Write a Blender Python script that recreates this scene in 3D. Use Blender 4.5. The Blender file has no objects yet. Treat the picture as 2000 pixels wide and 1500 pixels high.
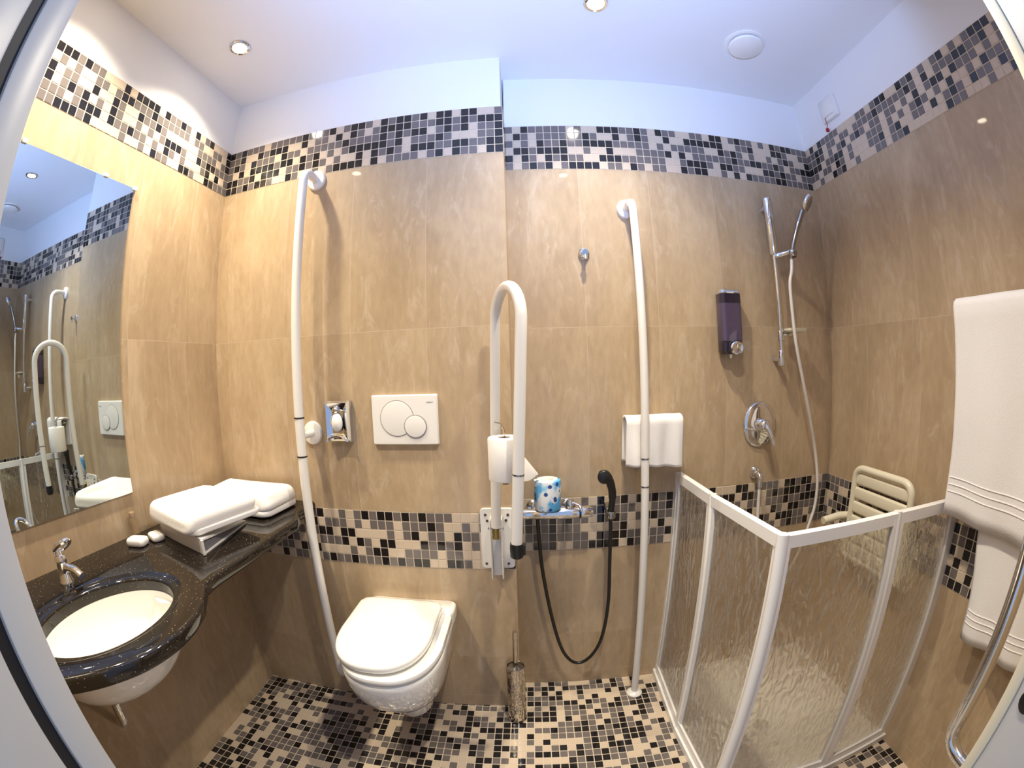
import bpy, bmesh, math, random
from mathutils import Vector, Matrix, Euler, noise

scn = bpy.context.scene
random.seed(11)

# ------------------------------------------------------------------ camera
# wide fisheye lens: angle from the axis = A1*r + A3*r^3, r in half frame widths
A1, A3 = 1.2271868818867888, -0.03954829143116653
YAW, PITCH, ROLL = 0.03797371, -0.04139449, 0.03063262
CAM_Z = 1.242698
cd = bpy.data.cameras.new('camera')
cam = bpy.data.objects.new('camera', cd)
scn.collection.objects.link(cam)
cd.type = 'PANO'
cd.panorama_type = 'FISHEYE_LENS_POLYNOMIAL'
cd.sensor_fit = 'HORIZONTAL'
cd.sensor_width = 36.0
cd.fisheye_fov = 2 * math.pi
cd.fisheye_polynomial_k0 = 0.0
cd.fisheye_polynomial_k1 = -A1 / 18.0
cd.fisheye_polynomial_k2 = 0.0
cd.fisheye_polynomial_k3 = -A3 / 18.0 ** 3
cd.fisheye_polynomial_k4 = 0.0
cd.clip_start = 0.005
Rw = Matrix.Rotation(YAW, 3, 'Z') @ Matrix.Rotation(PITCH, 3, 'X') @ Matrix.Rotation(ROLL, 3, 'Y')
rx, ry, rz = Rw.col[0], Rw.col[1], Rw.col[2]
M = Matrix((rx, rz, -ry)).transposed().to_4x4()
M.translation = Vector((0, 0, CAM_Z))
cam.matrix_world = M
scn.camera = cam

# ------------------------------------------------------------------ room numbers (metres)
XL, XR, XS = -1.0874, 1.1699, -0.0496
Y1, Y2, YF = 1.2, 1.3356, 0.15
ZC = 2.3201
ZU0, ZU1, ZL0, ZL1, ZM = 1.9172, 2.0980, 0.6129, 0.8045, 1.3640
DOOR_L, DOOR_R, DOOR_H = -0.45, 0.50, 2.06

# ------------------------------------------------------------------ world, lights, exposure
w = bpy.data.worlds.new('hall_daylight'); scn.world = w; w.use_nodes = True
bg = w.node_tree.nodes['Background']
bg.inputs[0].default_value = (0.50, 0.66, 1.0, 1); bg.inputs[1].default_value = 0.70
LIGHTS = [(-0.880, 0.885), (-0.875, 0.425), (0.245, 0.935), (0.240, 0.465)]
SPOT_W = 70.0
def spot(name, x, y, watts, angle, blend, col, size=0.022):
    ld = bpy.data.lights.new(name, 'SPOT'); ld.energy = watts; ld.color = col
    ld.spot_size = math.radians(angle); ld.spot_blend = blend; ld.shadow_soft_size = size
    o = bpy.data.objects.new(name, ld); scn.collection.objects.link(o)
    o.location = (x, y, ZC - 0.012)
    return o
WARM = (1.0, 0.885, 0.67)
for (x, y) in LIGHTS:
    spot('lamp_beam', x, y, SPOT_W, 122, 1.0, WARM)
# cool fill spot added behind the camera, aimed up to brighten the ceiling
fl = spot('added_ceiling_fill', 0.0, 0.0, 150.0, 100, 1.0, (0.36, 0.53, 1.0), 0.05)
fl.location = (0.02, -0.16, 1.36)
fl.rotation_euler = (Vector((0.15, 0.75, 2.4)) - Vector(fl.location)).to_track_quat('-Z', 'Y').to_euler()

vs = scn.view_settings
vs.view_transform = 'Standard'; vs.look = 'None'; vs.gamma = 1.0; vs.use_curve_mapping = False
vs.exposure = 0.0
cy = scn.cycles
cy.max_bounces = 10; cy.diffuse_bounces = 5; cy.glossy_bounces = 6; cy.transmission_bounces = 8
cy.transparent_max_bounces = 12; cy.caustics_reflective = False; cy.caustics_refractive = False
cy.sample_clamp_indirect = 6.0; cy.use_denoising = True

# ------------------------------------------------------------------ materials
def nodes(m): return m.node_tree.nodes, m.node_tree.links
def mat(name, col, rough=0.5, metal=0.0, coat=0.0, bump=None, ior=1.5, trans=0.0, spec=None, sss=0.0, alpha=1.0):
    m = bpy.data.materials.new(name); m.use_nodes = True
    N, L = nodes(m); b = N['Principled BSDF']
    b.inputs['Base Color'].default_value = (*col, 1); b.inputs['Roughness'].default_value = rough
    b.inputs['Metallic'].default_value = metal; b.inputs['Coat Weight'].default_value = coat
    b.inputs['Coat Roughness'].default_value = 0.05
    b.inputs['IOR'].default_value = ior; b.inputs['Transmission Weight'].default_value = trans
    if spec is not None: b.inputs['Specular IOR Level'].default_value = spec
    if bump:
        tc = N.new('ShaderNodeTexCoord'); n = N.new('ShaderNodeTexNoise'); bp = N.new('ShaderNodeBump')
        n.inputs['Scale'].default_value = bump[0]; n.inputs['Detail'].default_value = 3
        bp.inputs['Strength'].default_value = bump[1]; bp.inputs['Distance'].default_value = bump[2] if len(bump) > 2 else 0.002
        L.new(tc.outputs['Object'], n.inputs['Vector']); L.new(n.outputs['Fac'], bp.inputs['Height'])
        L.new(bp.outputs['Normal'], b.inputs['Normal'])
    return m

def tile_material(name, axis, off, voff=ZM):
    """polished beige stoneware, 0.245 wide, joints at the wall's real joint lines; axis = world axis across the wall"""
    m = bpy.data.materials.new(name); m.use_nodes = True
    N, L = nodes(m); b = N['Principled BSDF']
    geo = N.new('ShaderNodeNewGeometry'); sep = N.new('ShaderNodeSeparateXYZ'); L.new(geo.outputs['Position'], sep.inputs[0])
    def mth(op, a, bb=None, c=None):
        n = N.new('ShaderNodeMath'); n.operation = op
        for i, v in enumerate((a, bb, c)):
            if v is None: continue
            if isinstance(v, (int, float)): n.inputs[i].default_value = v
            else: L.new(v, n.inputs[i])
        return n.outputs[0]
    u = sep.outputs[axis]; v = sep.outputs[2]
    def lines(c, o, p, wd):
        f = mth('FRACT', mth('DIVIDE', mth('SUBTRACT', c, o), p))
        d = mth('MINIMUM', f, mth('SUBTRACT', 1.0, f))
        return mth('LESS_THAN', mth('MULTIPLY', d, p), wd)
    j = mth('MAXIMUM', lines(u, off, 0.245, 0.0008), lines(v, voff, 1.3075, 0.0009))
    # veins: noise stretched upwards
    mp = N.new('ShaderNodeMapping'); mp.inputs['Scale'].default_value = (1, 1, 0.34); L.new(geo.outputs['Position'], mp.inputs[0])
    # each tile its own patch of stone
    iu = mth('FLOOR', mth('DIVIDE', mth('SUBTRACT', u, off), 0.245)); iv = mth('FLOOR', mth('DIVIDE', mth('SUBTRACT', v, voff), 0.5565))
    cb = N.new('ShaderNodeCombineXYZ'); L.new(mth('MULTIPLY', iu, 3.7), cb.inputs[0]); L.new(mth('MULTIPLY', iv, 5.3), cb.inputs[1]); L.new(mth('MULTIPLY', mth('ADD', iu, iv), 1.9), cb.inputs[2])
    add = N.new('ShaderNodeVectorMath'); add.operation = 'ADD'; L.new(mp.outputs[0], add.inputs[0]); L.new(cb.outputs[0], add.inputs[1])
    n1 = N.new('ShaderNodeTexNoise'); n1.inputs['Scale'].default_value = 5.0; n1.inputs['Detail'].default_value = 7; n1.inputs['Roughness'].default_value = 0.62; n1.inputs['Distortion'].default_value = 0.6
    n2 = N.new('ShaderNodeTexNoise'); n2.inputs['Scale'].default_value = 60.0; n2.inputs['Detail'].default_value = 3
    n3 = N.new('ShaderNodeTexNoise'); n3.inputs['Scale'].default_value = 14.0; n3.inputs['Detail'].default_value = 8; n3.inputs['Distortion'].default_value = 1.6; n3.inputs['Roughness'].default_value = 0.7
    L.new(add.outputs[0], n1.inputs['Vector']); L.new(mp.outputs[0], n2.inputs['Vector']); L.new(add.outputs[0], n3.inputs['Vector'])
    cr = N.new('ShaderNodeValToRGB'); L.new(n1.outputs['Fac'], cr.inputs[0])
    e = cr.color_ramp.elements
    e[0].position = 0.30; e[0].color = (0.385, 0.275, 0.165, 1)
    e[1].position = 0.72; e[1].color = (0.535, 0.405, 0.262, 1)
    x = cr.color_ramp.elements.new(0.5); x.color = (0.455, 0.335, 0.208, 1)
    mx = N.new('ShaderNodeMix'); mx.data_type = 'RGBA'; mx.blend_type = 'OVERLAY'; mx.inputs[0].default_value = 0.16
    L.new(cr.outputs[0], mx.inputs[6]); L.new(n2.outputs['Fac'], mx.inputs[7])
    # pale cloudy flecks
    cr3 = N.new('ShaderNodeValToRGB'); L.new(n3.outputs['Fac'], cr3.inputs[0])
    cr3.color_ramp.elements[0].position = 0.54; cr3.color_ramp.elements[0].color = (0, 0, 0, 1); cr3.color_ramp.elements[1].position = 0.75; cr3.color_ramp.elements[1].color = (0.75, 0.75, 0.75, 1)
    m3 = N.new('ShaderNodeMix'); m3.data_type = 'RGBA'; L.new(cr3.outputs[0], m3.inputs[0]); L.new(mx.outputs[2], m3.inputs[6]); m3.inputs[7].default_value = (0.60, 0.49, 0.36, 1)
    mj = N.new('ShaderNodeMix'); mj.data_type = 'RGBA'; L.new(j, mj.inputs[0]); L.new(m3.outputs[2], mj.inputs[6]); mj.inputs[7].default_value = (0.53, 0.42, 0.30, 1)
    L.new(mj.outputs[2], b.inputs['Base Color'])
    b.inputs['Roughness'].default_value = 0.22; b.inputs['Specular IOR Level'].default_value = 0.45
    b.inputs['Coat Weight'].default_value = 0.30; b.inputs['Coat Roughness'].default_value = 0.035
    rr = N.new('ShaderNodeMapRange'); rr.inputs[3].default_value = 0.30; rr.inputs[4].default_value = 0.42
    L.new(n1.outputs['Fac'], rr.inputs[0]); L.new(rr.outputs[0], b.inputs['Roughness'])
    return m

M_TB = tile_material('beige_tile_back', 0, -0.2925)
M_TC = tile_material('beige_tile_recess', 0, 0.1950)
M_TL = tile_material('beige_tile_left', 1, 1.0400)
M_TR = tile_material('beige_tile_right', 1, 1.1300)
M_PAINT = mat('white_wall_paint', (0.80, 0.80, 0.80), 0.75)
M_CEIL = mat('ceiling_paint', (0.78, 0.78, 0.79), 0.8)
M_GROUT = mat('mosaic_grout', (0.60, 0.51, 0.39), 0.8)
M_MK = mat('mosaic_black', (0.012, 0.010, 0.011), 0.06, spec=0.6)
M_MG = mat('mosaic_grey', (0.150, 0.128, 0.120), 0.07, spec=0.6)
M_ML = mat('mosaic_cream', (0.60, 0.485, 0.365), 0.08, spec=0.6)
M_WHITE = mat('white_enamel', (0.80, 0.77, 0.72), 0.22, coat=0.5)
M_PORC = mat('white_porcelain', (0.86, 0.84, 0.79), 0.08, coat=1.0)
M_PLAST = mat('white_plastic', (0.80, 0.78, 0.74), 0.3)
M_CREAM = mat('cream_plastic', (0.72, 0.66, 0.50), 0.35)
M_CHROME = mat('chrome', (0.82, 0.83, 0.85), 0.06, metal=1.0)
M_STEEL = mat('dark_chrome', (0.42, 0.40, 0.38), 0.12, metal=1.0)
M_BLACK = mat('black_rubber', (0.010, 0.010, 0.010), 0.35)
M_TOWEL = mat('white_terry', (0.82, 0.79, 0.76), 0.95, bump=(420, 0.5, 0.0015))
M_PAPER = mat('tissue_paper', (0.86, 0.83, 0.78), 0.95, bump=(160, 0.25, 0.001))
M_SOAPW = mat('soap_wrapper', (0.85, 0.82, 0.78), 0.5)
M_MIRROR = mat('mirror_silver', (0.60, 0.68, 0.71), 0.0, metal=1.0)
M_DOORP = mat('door_white_lacquer', (0.52, 0.52, 0.52), 0.35)
M_DARKGAP = mat('dark_seal', (0.01, 0.01, 0.014), 0.5)
M_RED = mat('red_plastic', (0.35, 0.01, 0.02), 0.3)
M_CARDB = mat('cardboard', (0.28, 0.19, 0.12), 0.9)
M_VIOLET = mat('violet_soap', (0.075, 0.055, 0.105), 0.06, coat=0.7)
M_VIODK = mat('violet_dark_plastic', (0.018, 0.012, 0.030), 0.05, coat=0.8)
M_ALU = mat('white_aluminium', (0.84, 0.82, 0.79), 0.28, coat=0.3)
M_GREYIN = mat('grey_card', (0.16, 0.15, 0.17), 0.5)
M_HOSE = mat('pale_hose', (0.70, 0.66, 0.62), 0.3)
M_BRASS = mat('brass', (0.45, 0.33, 0.12), 0.25, metal=1.0)
M_SCREW = mat('screw_dark', (0.12, 0.10, 0.08), 0.4, metal=0.8)
M_CLIP = mat('mirror_clip_plastic', (0.85, 0.85, 0.85), 0.2)
M_MARK = mat('grey_print', (0.30, 0.30, 0.31), 0.5)
M_GREYLINE = mat('button_gap_grey', (0.20, 0.17, 0.15), 0.5)

def m_granite():
    m = mat('black_granite', (0.012, 0.010, 0.009), 0.06, spec=0.55)
    N, L = nodes(m); b = N['Principled BSDF']
    tc = N.new('ShaderNodeTexCoord'); v = N.new('ShaderNodeTexVoronoi'); v.inputs['Scale'].default_value = 120
    cr = N.new('ShaderNodeValToRGB'); cr.color_ramp.elements[0].position = 0.06; cr.color_ramp.elements[0].color = (0.30, 0.24, 0.17, 1)
    cr.color_ramp.elements[1].position = 0.16; cr.color_ramp.elements[1].color = (0.013, 0.010, 0.008, 1)
    L.new(tc.outputs['Object'], v.inputs['Vector']); L.new(v.outputs['Distance'], cr.inputs[0]); L.new(cr.outputs[0], b.inputs['Base Color'])
    return m
M_GRANITE = m_granite()

def m_pattern_roll():
    m = mat('blue_floral_wrap', (0.5, 0.7, 0.9), 0.4)
    N, L = nodes(m); b = N['Principled BSDF']
    tc = N.new('ShaderNodeTexCoord'); n = N.new('ShaderNodeTexNoise'); n.inputs['Scale'].default_value = 26; n.inputs['Detail'].default_value = 2
    cr = N.new('ShaderNodeValToRGB'); cr.color_ramp.elements[0].position = 0.44; cr.color_ramp.elements[0].color = (0.72, 0.76, 0.80, 1)
    cr.color_ramp.elements[1].position = 0.56; cr.color_ramp.elements[1].color = (0.10, 0.42, 0.78, 1)
    v = N.new('ShaderNodeTexVoronoi'); v.inputs['Scale'].default_value = 46
    c2 = N.new('ShaderNodeValToRGB'); c2.color_ramp.elements[0].position = 0.25; c2.color_ramp.elements[0].color = (1, 1, 1, 1); c2.color_ramp.elements[1].position = 0.33; c2.color_ramp.elements[1].color = (0, 0, 0, 1)
    mx = N.new('ShaderNodeMix'); mx.data_type = 'RGBA'; mx.inputs[7].default_value = (0.02, 0.06, 0.22, 1)
    L.new(tc.outputs['Object'], n.inputs['Vector']); L.new(tc.outputs['Object'], v.inputs['Vector'])
    L.new(n.outputs['Fac'], cr.inputs[0]); L.new(v.outputs['Distance'], c2.inputs[0]); L.new(c2.outputs[0], mx.inputs[0])
    L.new(cr.outputs[0], mx.inputs[6]); L.new(mx.outputs[2], b.inputs['Base Color'])
    return m
M_FLORAL = m_pattern_roll()

def m_rain_glass():
    m = bpy.data.materials.new('rain_pattern_acrylic'); m.use_nodes = True
    N, L = nodes(m); N.remove(N['Principled BSDF']); out = N['Material Output']
    geo = N.new('ShaderNodeNewGeometry'); mp = N.new('ShaderNodeMapping'); mp.inputs['Scale'].default_value = (1, 1, 0.42)
    n = N.new('ShaderNodeTexNoise'); n.inputs['Scale'].default_value = 36; n.inputs['Detail'].default_value = 0.6; n.inputs['Distortion'].default_value = 1.6
    bp = N.new('ShaderNodeBump'); bp.inputs['Strength'].default_value = 1.0; bp.inputs['Distance'].default_value = 0.022
    L.new(geo.outputs['Position'], mp.inputs[0]); L.new(mp.outputs[0], n.inputs['Vector']); L.new(n.outputs['Fac'], bp.inputs['Height'])
    g = N.new('ShaderNodeBsdfGlass'); g.inputs['IOR'].default_value = 1.22; g.inputs['Roughness'].default_value = 0.05
    g.inputs['Color'].default_value = (1, 1, 1, 1)
    tr = N.new('ShaderNodeBsdfTransparent'); tr.inputs[0].default_value = (1.0, 0.99, 0.97, 1)
    tl = N.new('ShaderNodeBsdfTranslucent'); tl.inputs[0].default_value = (0.85, 0.76, 0.64, 1)
    m1 = N.new('ShaderNodeMixShader'); m1.inputs[0].default_value = 0.50
    m2 = N.new('ShaderNodeMixShader'); m2.inputs[0].default_value = 0.16
    L.new(bp.outputs[0], g.inputs['Normal'])
    L.new(g.outputs[0], m1.inputs[1]); L.new(tr.outputs[0], m1.inputs[2])
    L.new(m1.outputs[0], m2.inputs[1]); L.new(tl.outputs[0], m2.inputs[2]); L.new(m2.outputs[0], out.inputs[0])
    return m
M_RAIN = m_rain_glass()

def m_emit(name, col, s):
    m = bpy.data.materials.new(name); m.use_nodes = True
    N, L = nodes(m); N.remove(N['Principled BSDF']); e = N.new('ShaderNodeEmission')
    e.inputs[0].default_value = (*col, 1); e.inputs[1].default_value = s; L.new(e.outputs[0], N['Material Output'].inputs[0])
    return m
M_LAMP = m_emit('lamp_glow', (1.0, 0.86, 0.66), 60)

def m_hammered():
    m = mat('hammered_chrome', (0.62, 0.57, 0.50), 0.10, metal=1.0)
    N, L = nodes(m); b = N['Principled BSDF']
    tc = N.new('ShaderNodeTexCoord'); mp = N.new('ShaderNodeMapping'); mp.inputs['Scale'].default_value = (1, 1, 0.5)
    n = N.new('ShaderNodeTexNoise'); n.inputs['Scale'].default_value = 55
    bp = N.new('ShaderNodeBump'); bp.inputs['Strength'].default_value = 0.5; bp.inputs['Distance'].default_value = 0.006
    L.new(tc.outputs['Object'], mp.inputs[0]); L.new(mp.outputs[0], n.inputs['Vector']); L.new(n.outputs['Fac'], bp.inputs['Height']); L.new(bp.outputs[0], b.inputs['Normal'])
    return m
M_HAMMER = m_hammered()

# ------------------------------------------------------------------ mesh helpers
class MB:
    def __init__(s): s.bm = bmesh.new(); s.mats = []
    def mi(s, m):
        if m is None: return 0
        if m not in s.mats: s.mats.append(m)
        return s.mats.index(m)
    def face(s, vs, m=None):
        try: f = s.bm.faces.new(vs)
        except ValueError: return None
        f.material_index = s.mi(m); return f
    def ring(s, pts): return [s.bm.verts.new(p) for p in pts]
    def bridge(s, a, b, m=None, closed=True):
        n = len(a); k = n if closed else n - 1
        for i in range(k):
            j = (i + 1) % n; s.face((a[i], a[j], b[j], b[i]), m)
    def loft(s, rings, m=None, cap0=True, cap1=True):
        R = [s.ring(r) for r in rings]
        for a, b in zip(R, R[1:]): s.bridge(a, b, m)
        if cap0: s.face(list(reversed(R[0])), m)
        if cap1: s.face(R[-1], m)
        return R
    def box(s, lo, hi, m=None, bev=0.0, seg=2, rot=None, org=None):
        lo, hi = Vector(lo), Vector(hi); c = (lo + hi) / 2; d = hi - lo
        r = bmesh.ops.create_cube(s.bm, size=1.0)['verts']
        for v in r: v.co = Vector((v.co.x * d.x, v.co.y * d.y, v.co.z * d.z)) + c
        fs = set(f for v in r for f in v.link_faces); es = list(set(e for v in r for e in v.link_edges))
        i = s.mi(m)
        for f in fs: f.material_index = i
        if bev > 0:
            o = bmesh.ops.bevel(s.bm, geom=es, offset=min(bev, min(d) * 0.49), segments=seg, profile=0.5, affect='EDGES')
            for f in o['faces']: f.material_index = i
            r = list(set(v for f in fs if f.is_valid for v in f.verts) | set(o['verts']))
        if rot is not None:
            bmesh.ops.rotate(s.bm, verts=r, cent=org or c, matrix=rot)
        return r
    def tube(s, path, r, m=None, seg=14, caps=True, sc=(1, 1), closed=False):
        P = [Vector(p) for p in path]; n = len(P); rs = r if isinstance(r, (list, tuple)) else [r] * n
        T = []
        for i in range(n):
            if closed: t = P[(i + 1) % n] - P[i - 1]
            else: t = P[min(i + 1, n - 1)] - P[max(i - 1, 0)]
            T.append(t.normalized())
        up = Vector((0, 0, 1)) if abs(T[0].z) < 0.9 else Vector((1, 0, 0))
        nn = T[0].cross(up).normalized(); R = []
        for i in range(n):
            nn = (nn - T[i] * nn.dot(T[i])).normalized(); bb = T[i].cross(nn)
            R.append(s.ring([P[i] + (nn * math.cos(a) * sc[0] + bb * math.sin(a) * sc[1]) * rs[i] for a in (2 * math.pi * k / seg for k in range(seg))]))
        for a, b in zip(R, R[1:]): s.bridge(a, b, m)
        if closed: s.bridge(R[-1], R[0], m)
        elif caps:
            s.face(list(reversed(R[0])), m); s.face(R[-1], m)
        return R
    def lathe(s, prof, org, axis='Z', m=None, seg=28, sx=1.0, sy=1.0, cap0=True, cap1=True):
        """prof: list of (radius, height along axis)"""
        org = Vector(org); rings = []
        for (r, h) in prof:
            rg = []
            for k in range(seg):
                a = 2 * math.pi * k / seg; u, v = r * math.cos(a) * sx, r * math.sin(a) * sy
                p = {'Z': (u, v, h), 'Y': (u, h, v), 'X': (h, u, v), '-Y': (u, -h, v), '-X': (-h, u, v), '-Z': (u, v, -h)}[axis]
                rg.append(org + Vector(p))
            rings.append(rg)
        return s.loft(rings, m, cap0, cap1)
    def build(s, name, m=None, parent=None, smooth=True, angle=35, loc=None, subsurf=0):
        if s.mats == [] and m is not None: s.mats = [m]
        bmesh.ops.remove_doubles(s.bm, verts=s.bm.verts, dist=1e-6)
        bmesh.ops.recalc_face_normals(s.bm, faces=s.bm.faces)
        me = bpy.data.meshes.new(name); s.bm.to_mesh(me); s.bm.free()
        for x in (s.mats or ([m] if m else [])): me.materials.append(x)
        if smooth:
            me.shade_smooth(); me.set_sharp_from_angle(angle=math.radians(angle))
        o = bpy.data.objects.new(name, me); scn.collection.objects.link(o)
        if parent is not None:
            o.parent = parent
            pw = parent
            off = Vector((0, 0, 0))
            while pw is not None: off += pw.location; pw = pw.parent
            me.transform(Matrix.Translation(-off))
        if subsurf:
            md = o.modifiers.new('smooth', 'SUBSURF'); md.levels = subsurf; md.render_levels = subsurf
        return o

def thing(name, label, cat, loc=(0, 0, 0), group=None):
    o = bpy.data.objects.new(name, None); scn.collection.objects.link(o); o.location = loc; o.empty_display_size = 0.05
    o['label'] = label; o['category'] = cat
    if group: o['group'] = group
    return o
def tag(o, label, cat, group=None):
    o['label'] = label; o['category'] = cat
    if group: o['group'] = group
    return o
def struct(o): o['kind'] = 'structure'; return o

def arc_path(pts, rad, n=8):
    """polyline with rounded corners"""
    P = [Vector(p) for p in pts]; out = [P[0]]
    for i in range(1, len(P) - 1):
        a, b, c = P[i - 1], P[i], P[i + 1]
        d0, d1 = (a - b), (c - b); r = min(rad, d0.length * 0.49, d1.length * 0.49)
        p0 = b + d0.normalized() * r; p1 = b + d1.normalized() * r
        for k in range(n + 1):
            t = k / n; out.append(p0 * (1 - t) ** 2 + b * 2 * t * (1 - t) + p1 * t ** 2)
    out.append(P[-1]); return out
def spline(pts, n=8):
    P = [Vector(p) for p in pts]; Q = [P[0] * 2 - P[1]] + P + [P[-1] * 2 - P[-2]]; out = []
    for i in range(1, len(Q) - 2):
        a, b, c, d = Q[i - 1:i + 3]
        for k in range(n):
            t = k / n
            out.append(0.5 * ((2 * b) + (c - a) * t + (2 * a - 5 * b + 4 * c - d) * t * t + (3 * b - a - 3 * c + d) * t ** 3))
    out.append(P[-1]); return out
def rrect(cx, cy, hw, hh, r, n=5):
    pts = []
    for (sx, sy, a0) in ((1, 1, 0), (-1, 1, 90), (-1, -1, 180), (1, -1, 270)):
        for k in range(n + 1):
            a = math.radians(a0 + 90 * k / n); pts.append((cx + sx * (hw - r) + r * math.cos(a), cy + sy * (hh - r) + r * math.sin(a)))
    return pts

# ------------------------------------------------------------------ walls, floor, ceiling
def wall_quadbox(name, lo, hi, m):
    b = MB(); b.box(lo, hi, m); return struct(b.build(name, m, smooth=False))
def tiled_wall(name, lo, hi, mt):
    """tiled up to the upper mosaic border, painted above it: two stacked bodies of one wall"""
    b = MB(); b.box(lo, (hi[0], hi[1], ZU1), mt); b.box((lo[0], lo[1], ZU1), hi, M_PAINT)
    return struct(b.build(name, smooth=False))
T = 0.10
tiled_wall('wall_left', (XL - T, -0.02, 0), (XL, Y2 + T, ZC), M_TL)
tiled_wall('wall_right', (XR, -0.02, 0), (XR + T, Y2 + T, ZC), M_TR)
b = MB()
b.box((XL, Y1, 0), (XS, Y2 + T, ZU1), M_TB); b.box((XL, Y1, ZU1), (XS - 0.006, Y2 + T, ZC), M_PAINT)
struct(b.build('wall_back', smooth=False))
tiled_wall('wall_recess', (XS, Y2, 0), (XR, Y2 + T, ZC), M_TC)
b = MB()
b.box((XL, -0.02, 0), (DOOR_L - 0.01, YF, ZU1), M_TB); b.box((XL, -0.02, ZU1), (DOOR_L - 0.01, YF, ZC), M_PAINT)
b.box((DOOR_R + 0.01, -0.02, 0), (XR, YF, ZU1), M_TB); b.box((DOOR_R + 0.01, -0.02, ZU1), (XR, YF, ZC), M_PAINT)
b.box((DOOR_L - 0.01, -0.02, DOOR_H + 0.01), (DOOR_R + 0.01, YF, ZC), M_PAINT)
struct(b.build('wall_front', smooth=False))
b = MB(); b.box((XL - T, -0.02, ZC), (XR + T, Y2 + T, ZC + 0.05), M_CEIL); struct(b.build('ceiling', smooth=False))

# --- mosaic: every chip a thin bevelled tile
def chip(b, o, u, v, n, c0, c1, r0, r1, m, g=0.0011, h=0.0016, ch=0.0009):
    tu, tv = random.gauss(0, 0.004), random.gauss(0, 0.004)
    P = [(c0 + g, r0 + g), (c1 - g, r0 + g), (c1 - g, r1 - g), (c0 + g, r1 - g)]
    Q = [(c0 + g + ch, r0 + g + ch), (c1 - g - ch, r0 + g + ch), (c1 - g - ch, r1 - g - ch), (c0 + g + ch, r1 - g - ch)]
    mc, mr = (c0 + c1) / 2, (r0 + r1) / 2
    a = [b.bm.verts.new(o + u * p + v * q) for p, q in P]
    t = [b.bm.verts.new(o + u * p + v * q + n * (h + (p - mc) * tu + (q - mr) * tv)) for p, q in Q]
    i = b.mi(m)
    for k in range(4):
        f = b.bm.faces.new((a[k], a[(k + 1) % 4], t[(k + 1) % 4], t[k])); f.material_index = i
    f = b.bm.faces.new(t); f.material_index = i
MM = {'K': M_MK, 'G': M_MG, 'L': M_ML}
def rnd(k=0.29, g=0.38):
    r = random.random(); return 'K' if r < k else 'G' if r < k + g else 'L'
def mosaic(name, o, u, v, n, U, V, nc, nr, rows=None, first=0, k=0.29, g=0.38, mask=None):
    b = MB(); o, u, v, n = Vector(o), Vector(u), Vector(v), Vector(n)
    pu, pv = U / nc, V / nr
    # grout bed, 1 mm proud of the wall
    b.mi(M_GROUT)
    if mask is None:
        q = [o + n * 0.0006, o + u * U + n * 0.0006, o + u * U + v * V + n * 0.0006, o + v * V + n * 0.0006]
        b.face([b.bm.verts.new(p) for p in q], M_GROUT)
    for r in range(nr):
        for c in range(nc):
            if mask and not mask(o + u * (c + .5) * pu + v * (r + .5) * pv): continue
            t = None
            if rows:
                s = rows[nr - 1 - r]; j = c - first
                if 0 <= j < len(s) and s[j] in 'KGL': t = s[j]
            chip(b, o, u, v, n, c * pu, (c + 1) * pu, r * pv, (r + 1) * pv, MM[t or rnd(k, g)])
            if mask:
                q = [(c, r), (c + 1, r), (c + 1, r + 1), (c, r + 1)]
                b.face([b.bm.verts.new(o + u * (x * pu) + v * (y * pv) + n * 0.0006) for x, y in q], M_GROUT)
    bm = b.bm
    me = bpy.data.meshes.new(name); bm.to_mesh(me); bm.free()
    for x in b.mats: me.materials.append(x)
    ob = bpy.data.objects.new(name, me); scn.collection.objects.link(ob)
    return struct(ob)

BACK_U = ["KGKGGGLGGGGGKGGGKLGKKGLKGKKGKLKKLKKLLG",
          "GGKLLKGKKKLLKLGGLKLKGLGKKKKGGGKKGKGKKK",
          "GKGLKGGGLKGGLGGGGGKGGGGKGKGKKLGKGKLGGK",
          "GLKLKKKKGKKLKGKLGLGKKKKKGKLGGGKGLLLGGK",
          "KKGGKLKKKLGGKGKGLGLLKLKGKGLKKKGGKKGGKK",
          "KKGKGKKGLLKGLLGLGKKKKLKLGGGGLGKLKGGLKK"]
REC_U = ["GLKGGGGGLGLLKKKGGKGLKGGLLGGLKKLGKGGLGLKGKKGGG",
         "LKGLGGGGGGKGLLKLGKGLLKLLKKKKKKLLGGKLLLKKGLLGG",
         "GLGLKGGKGGKKKKGGGGGLGLGGGGGLLKGKGLGLLGLGKGLLK",
         "LKKGKKKKLLGLLKLLLGGGGKLKLGGGGGGKGGKKGGKGLGGKK",
         "KLKGLKGKGGLLKKKGGGGGGLLGKKKGLKKGGLLLKKGKGGLGG",
         "GLGKGKLGKKKKLGGLKGLGGLLKGKKLLGLKLKGGGGKKGGGGK"]
LEFT_U = ["KLLLGKKKGKGGLLLKLKKKKLKGGKGLKLGKLLLK",
          "GGGKGLGLGLLGGLGKKGGGKGGGGGGLGGLLGGLK",
          "KGGLKKLGGLLKLLKGLLKGGKGLLLLLLGGGGLGK",
          "KLKLGKLGKGKLGLKGLLGLGLGKKKGLLKGKKGGG",
          "GLKGGGGGLGKKKLKGGKGGLGLKGLGLLLGKLKLG",
          "GGGKGGGKKKGKLLLLGLLGLKGGLLKKGLLKKGGG"]
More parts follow.
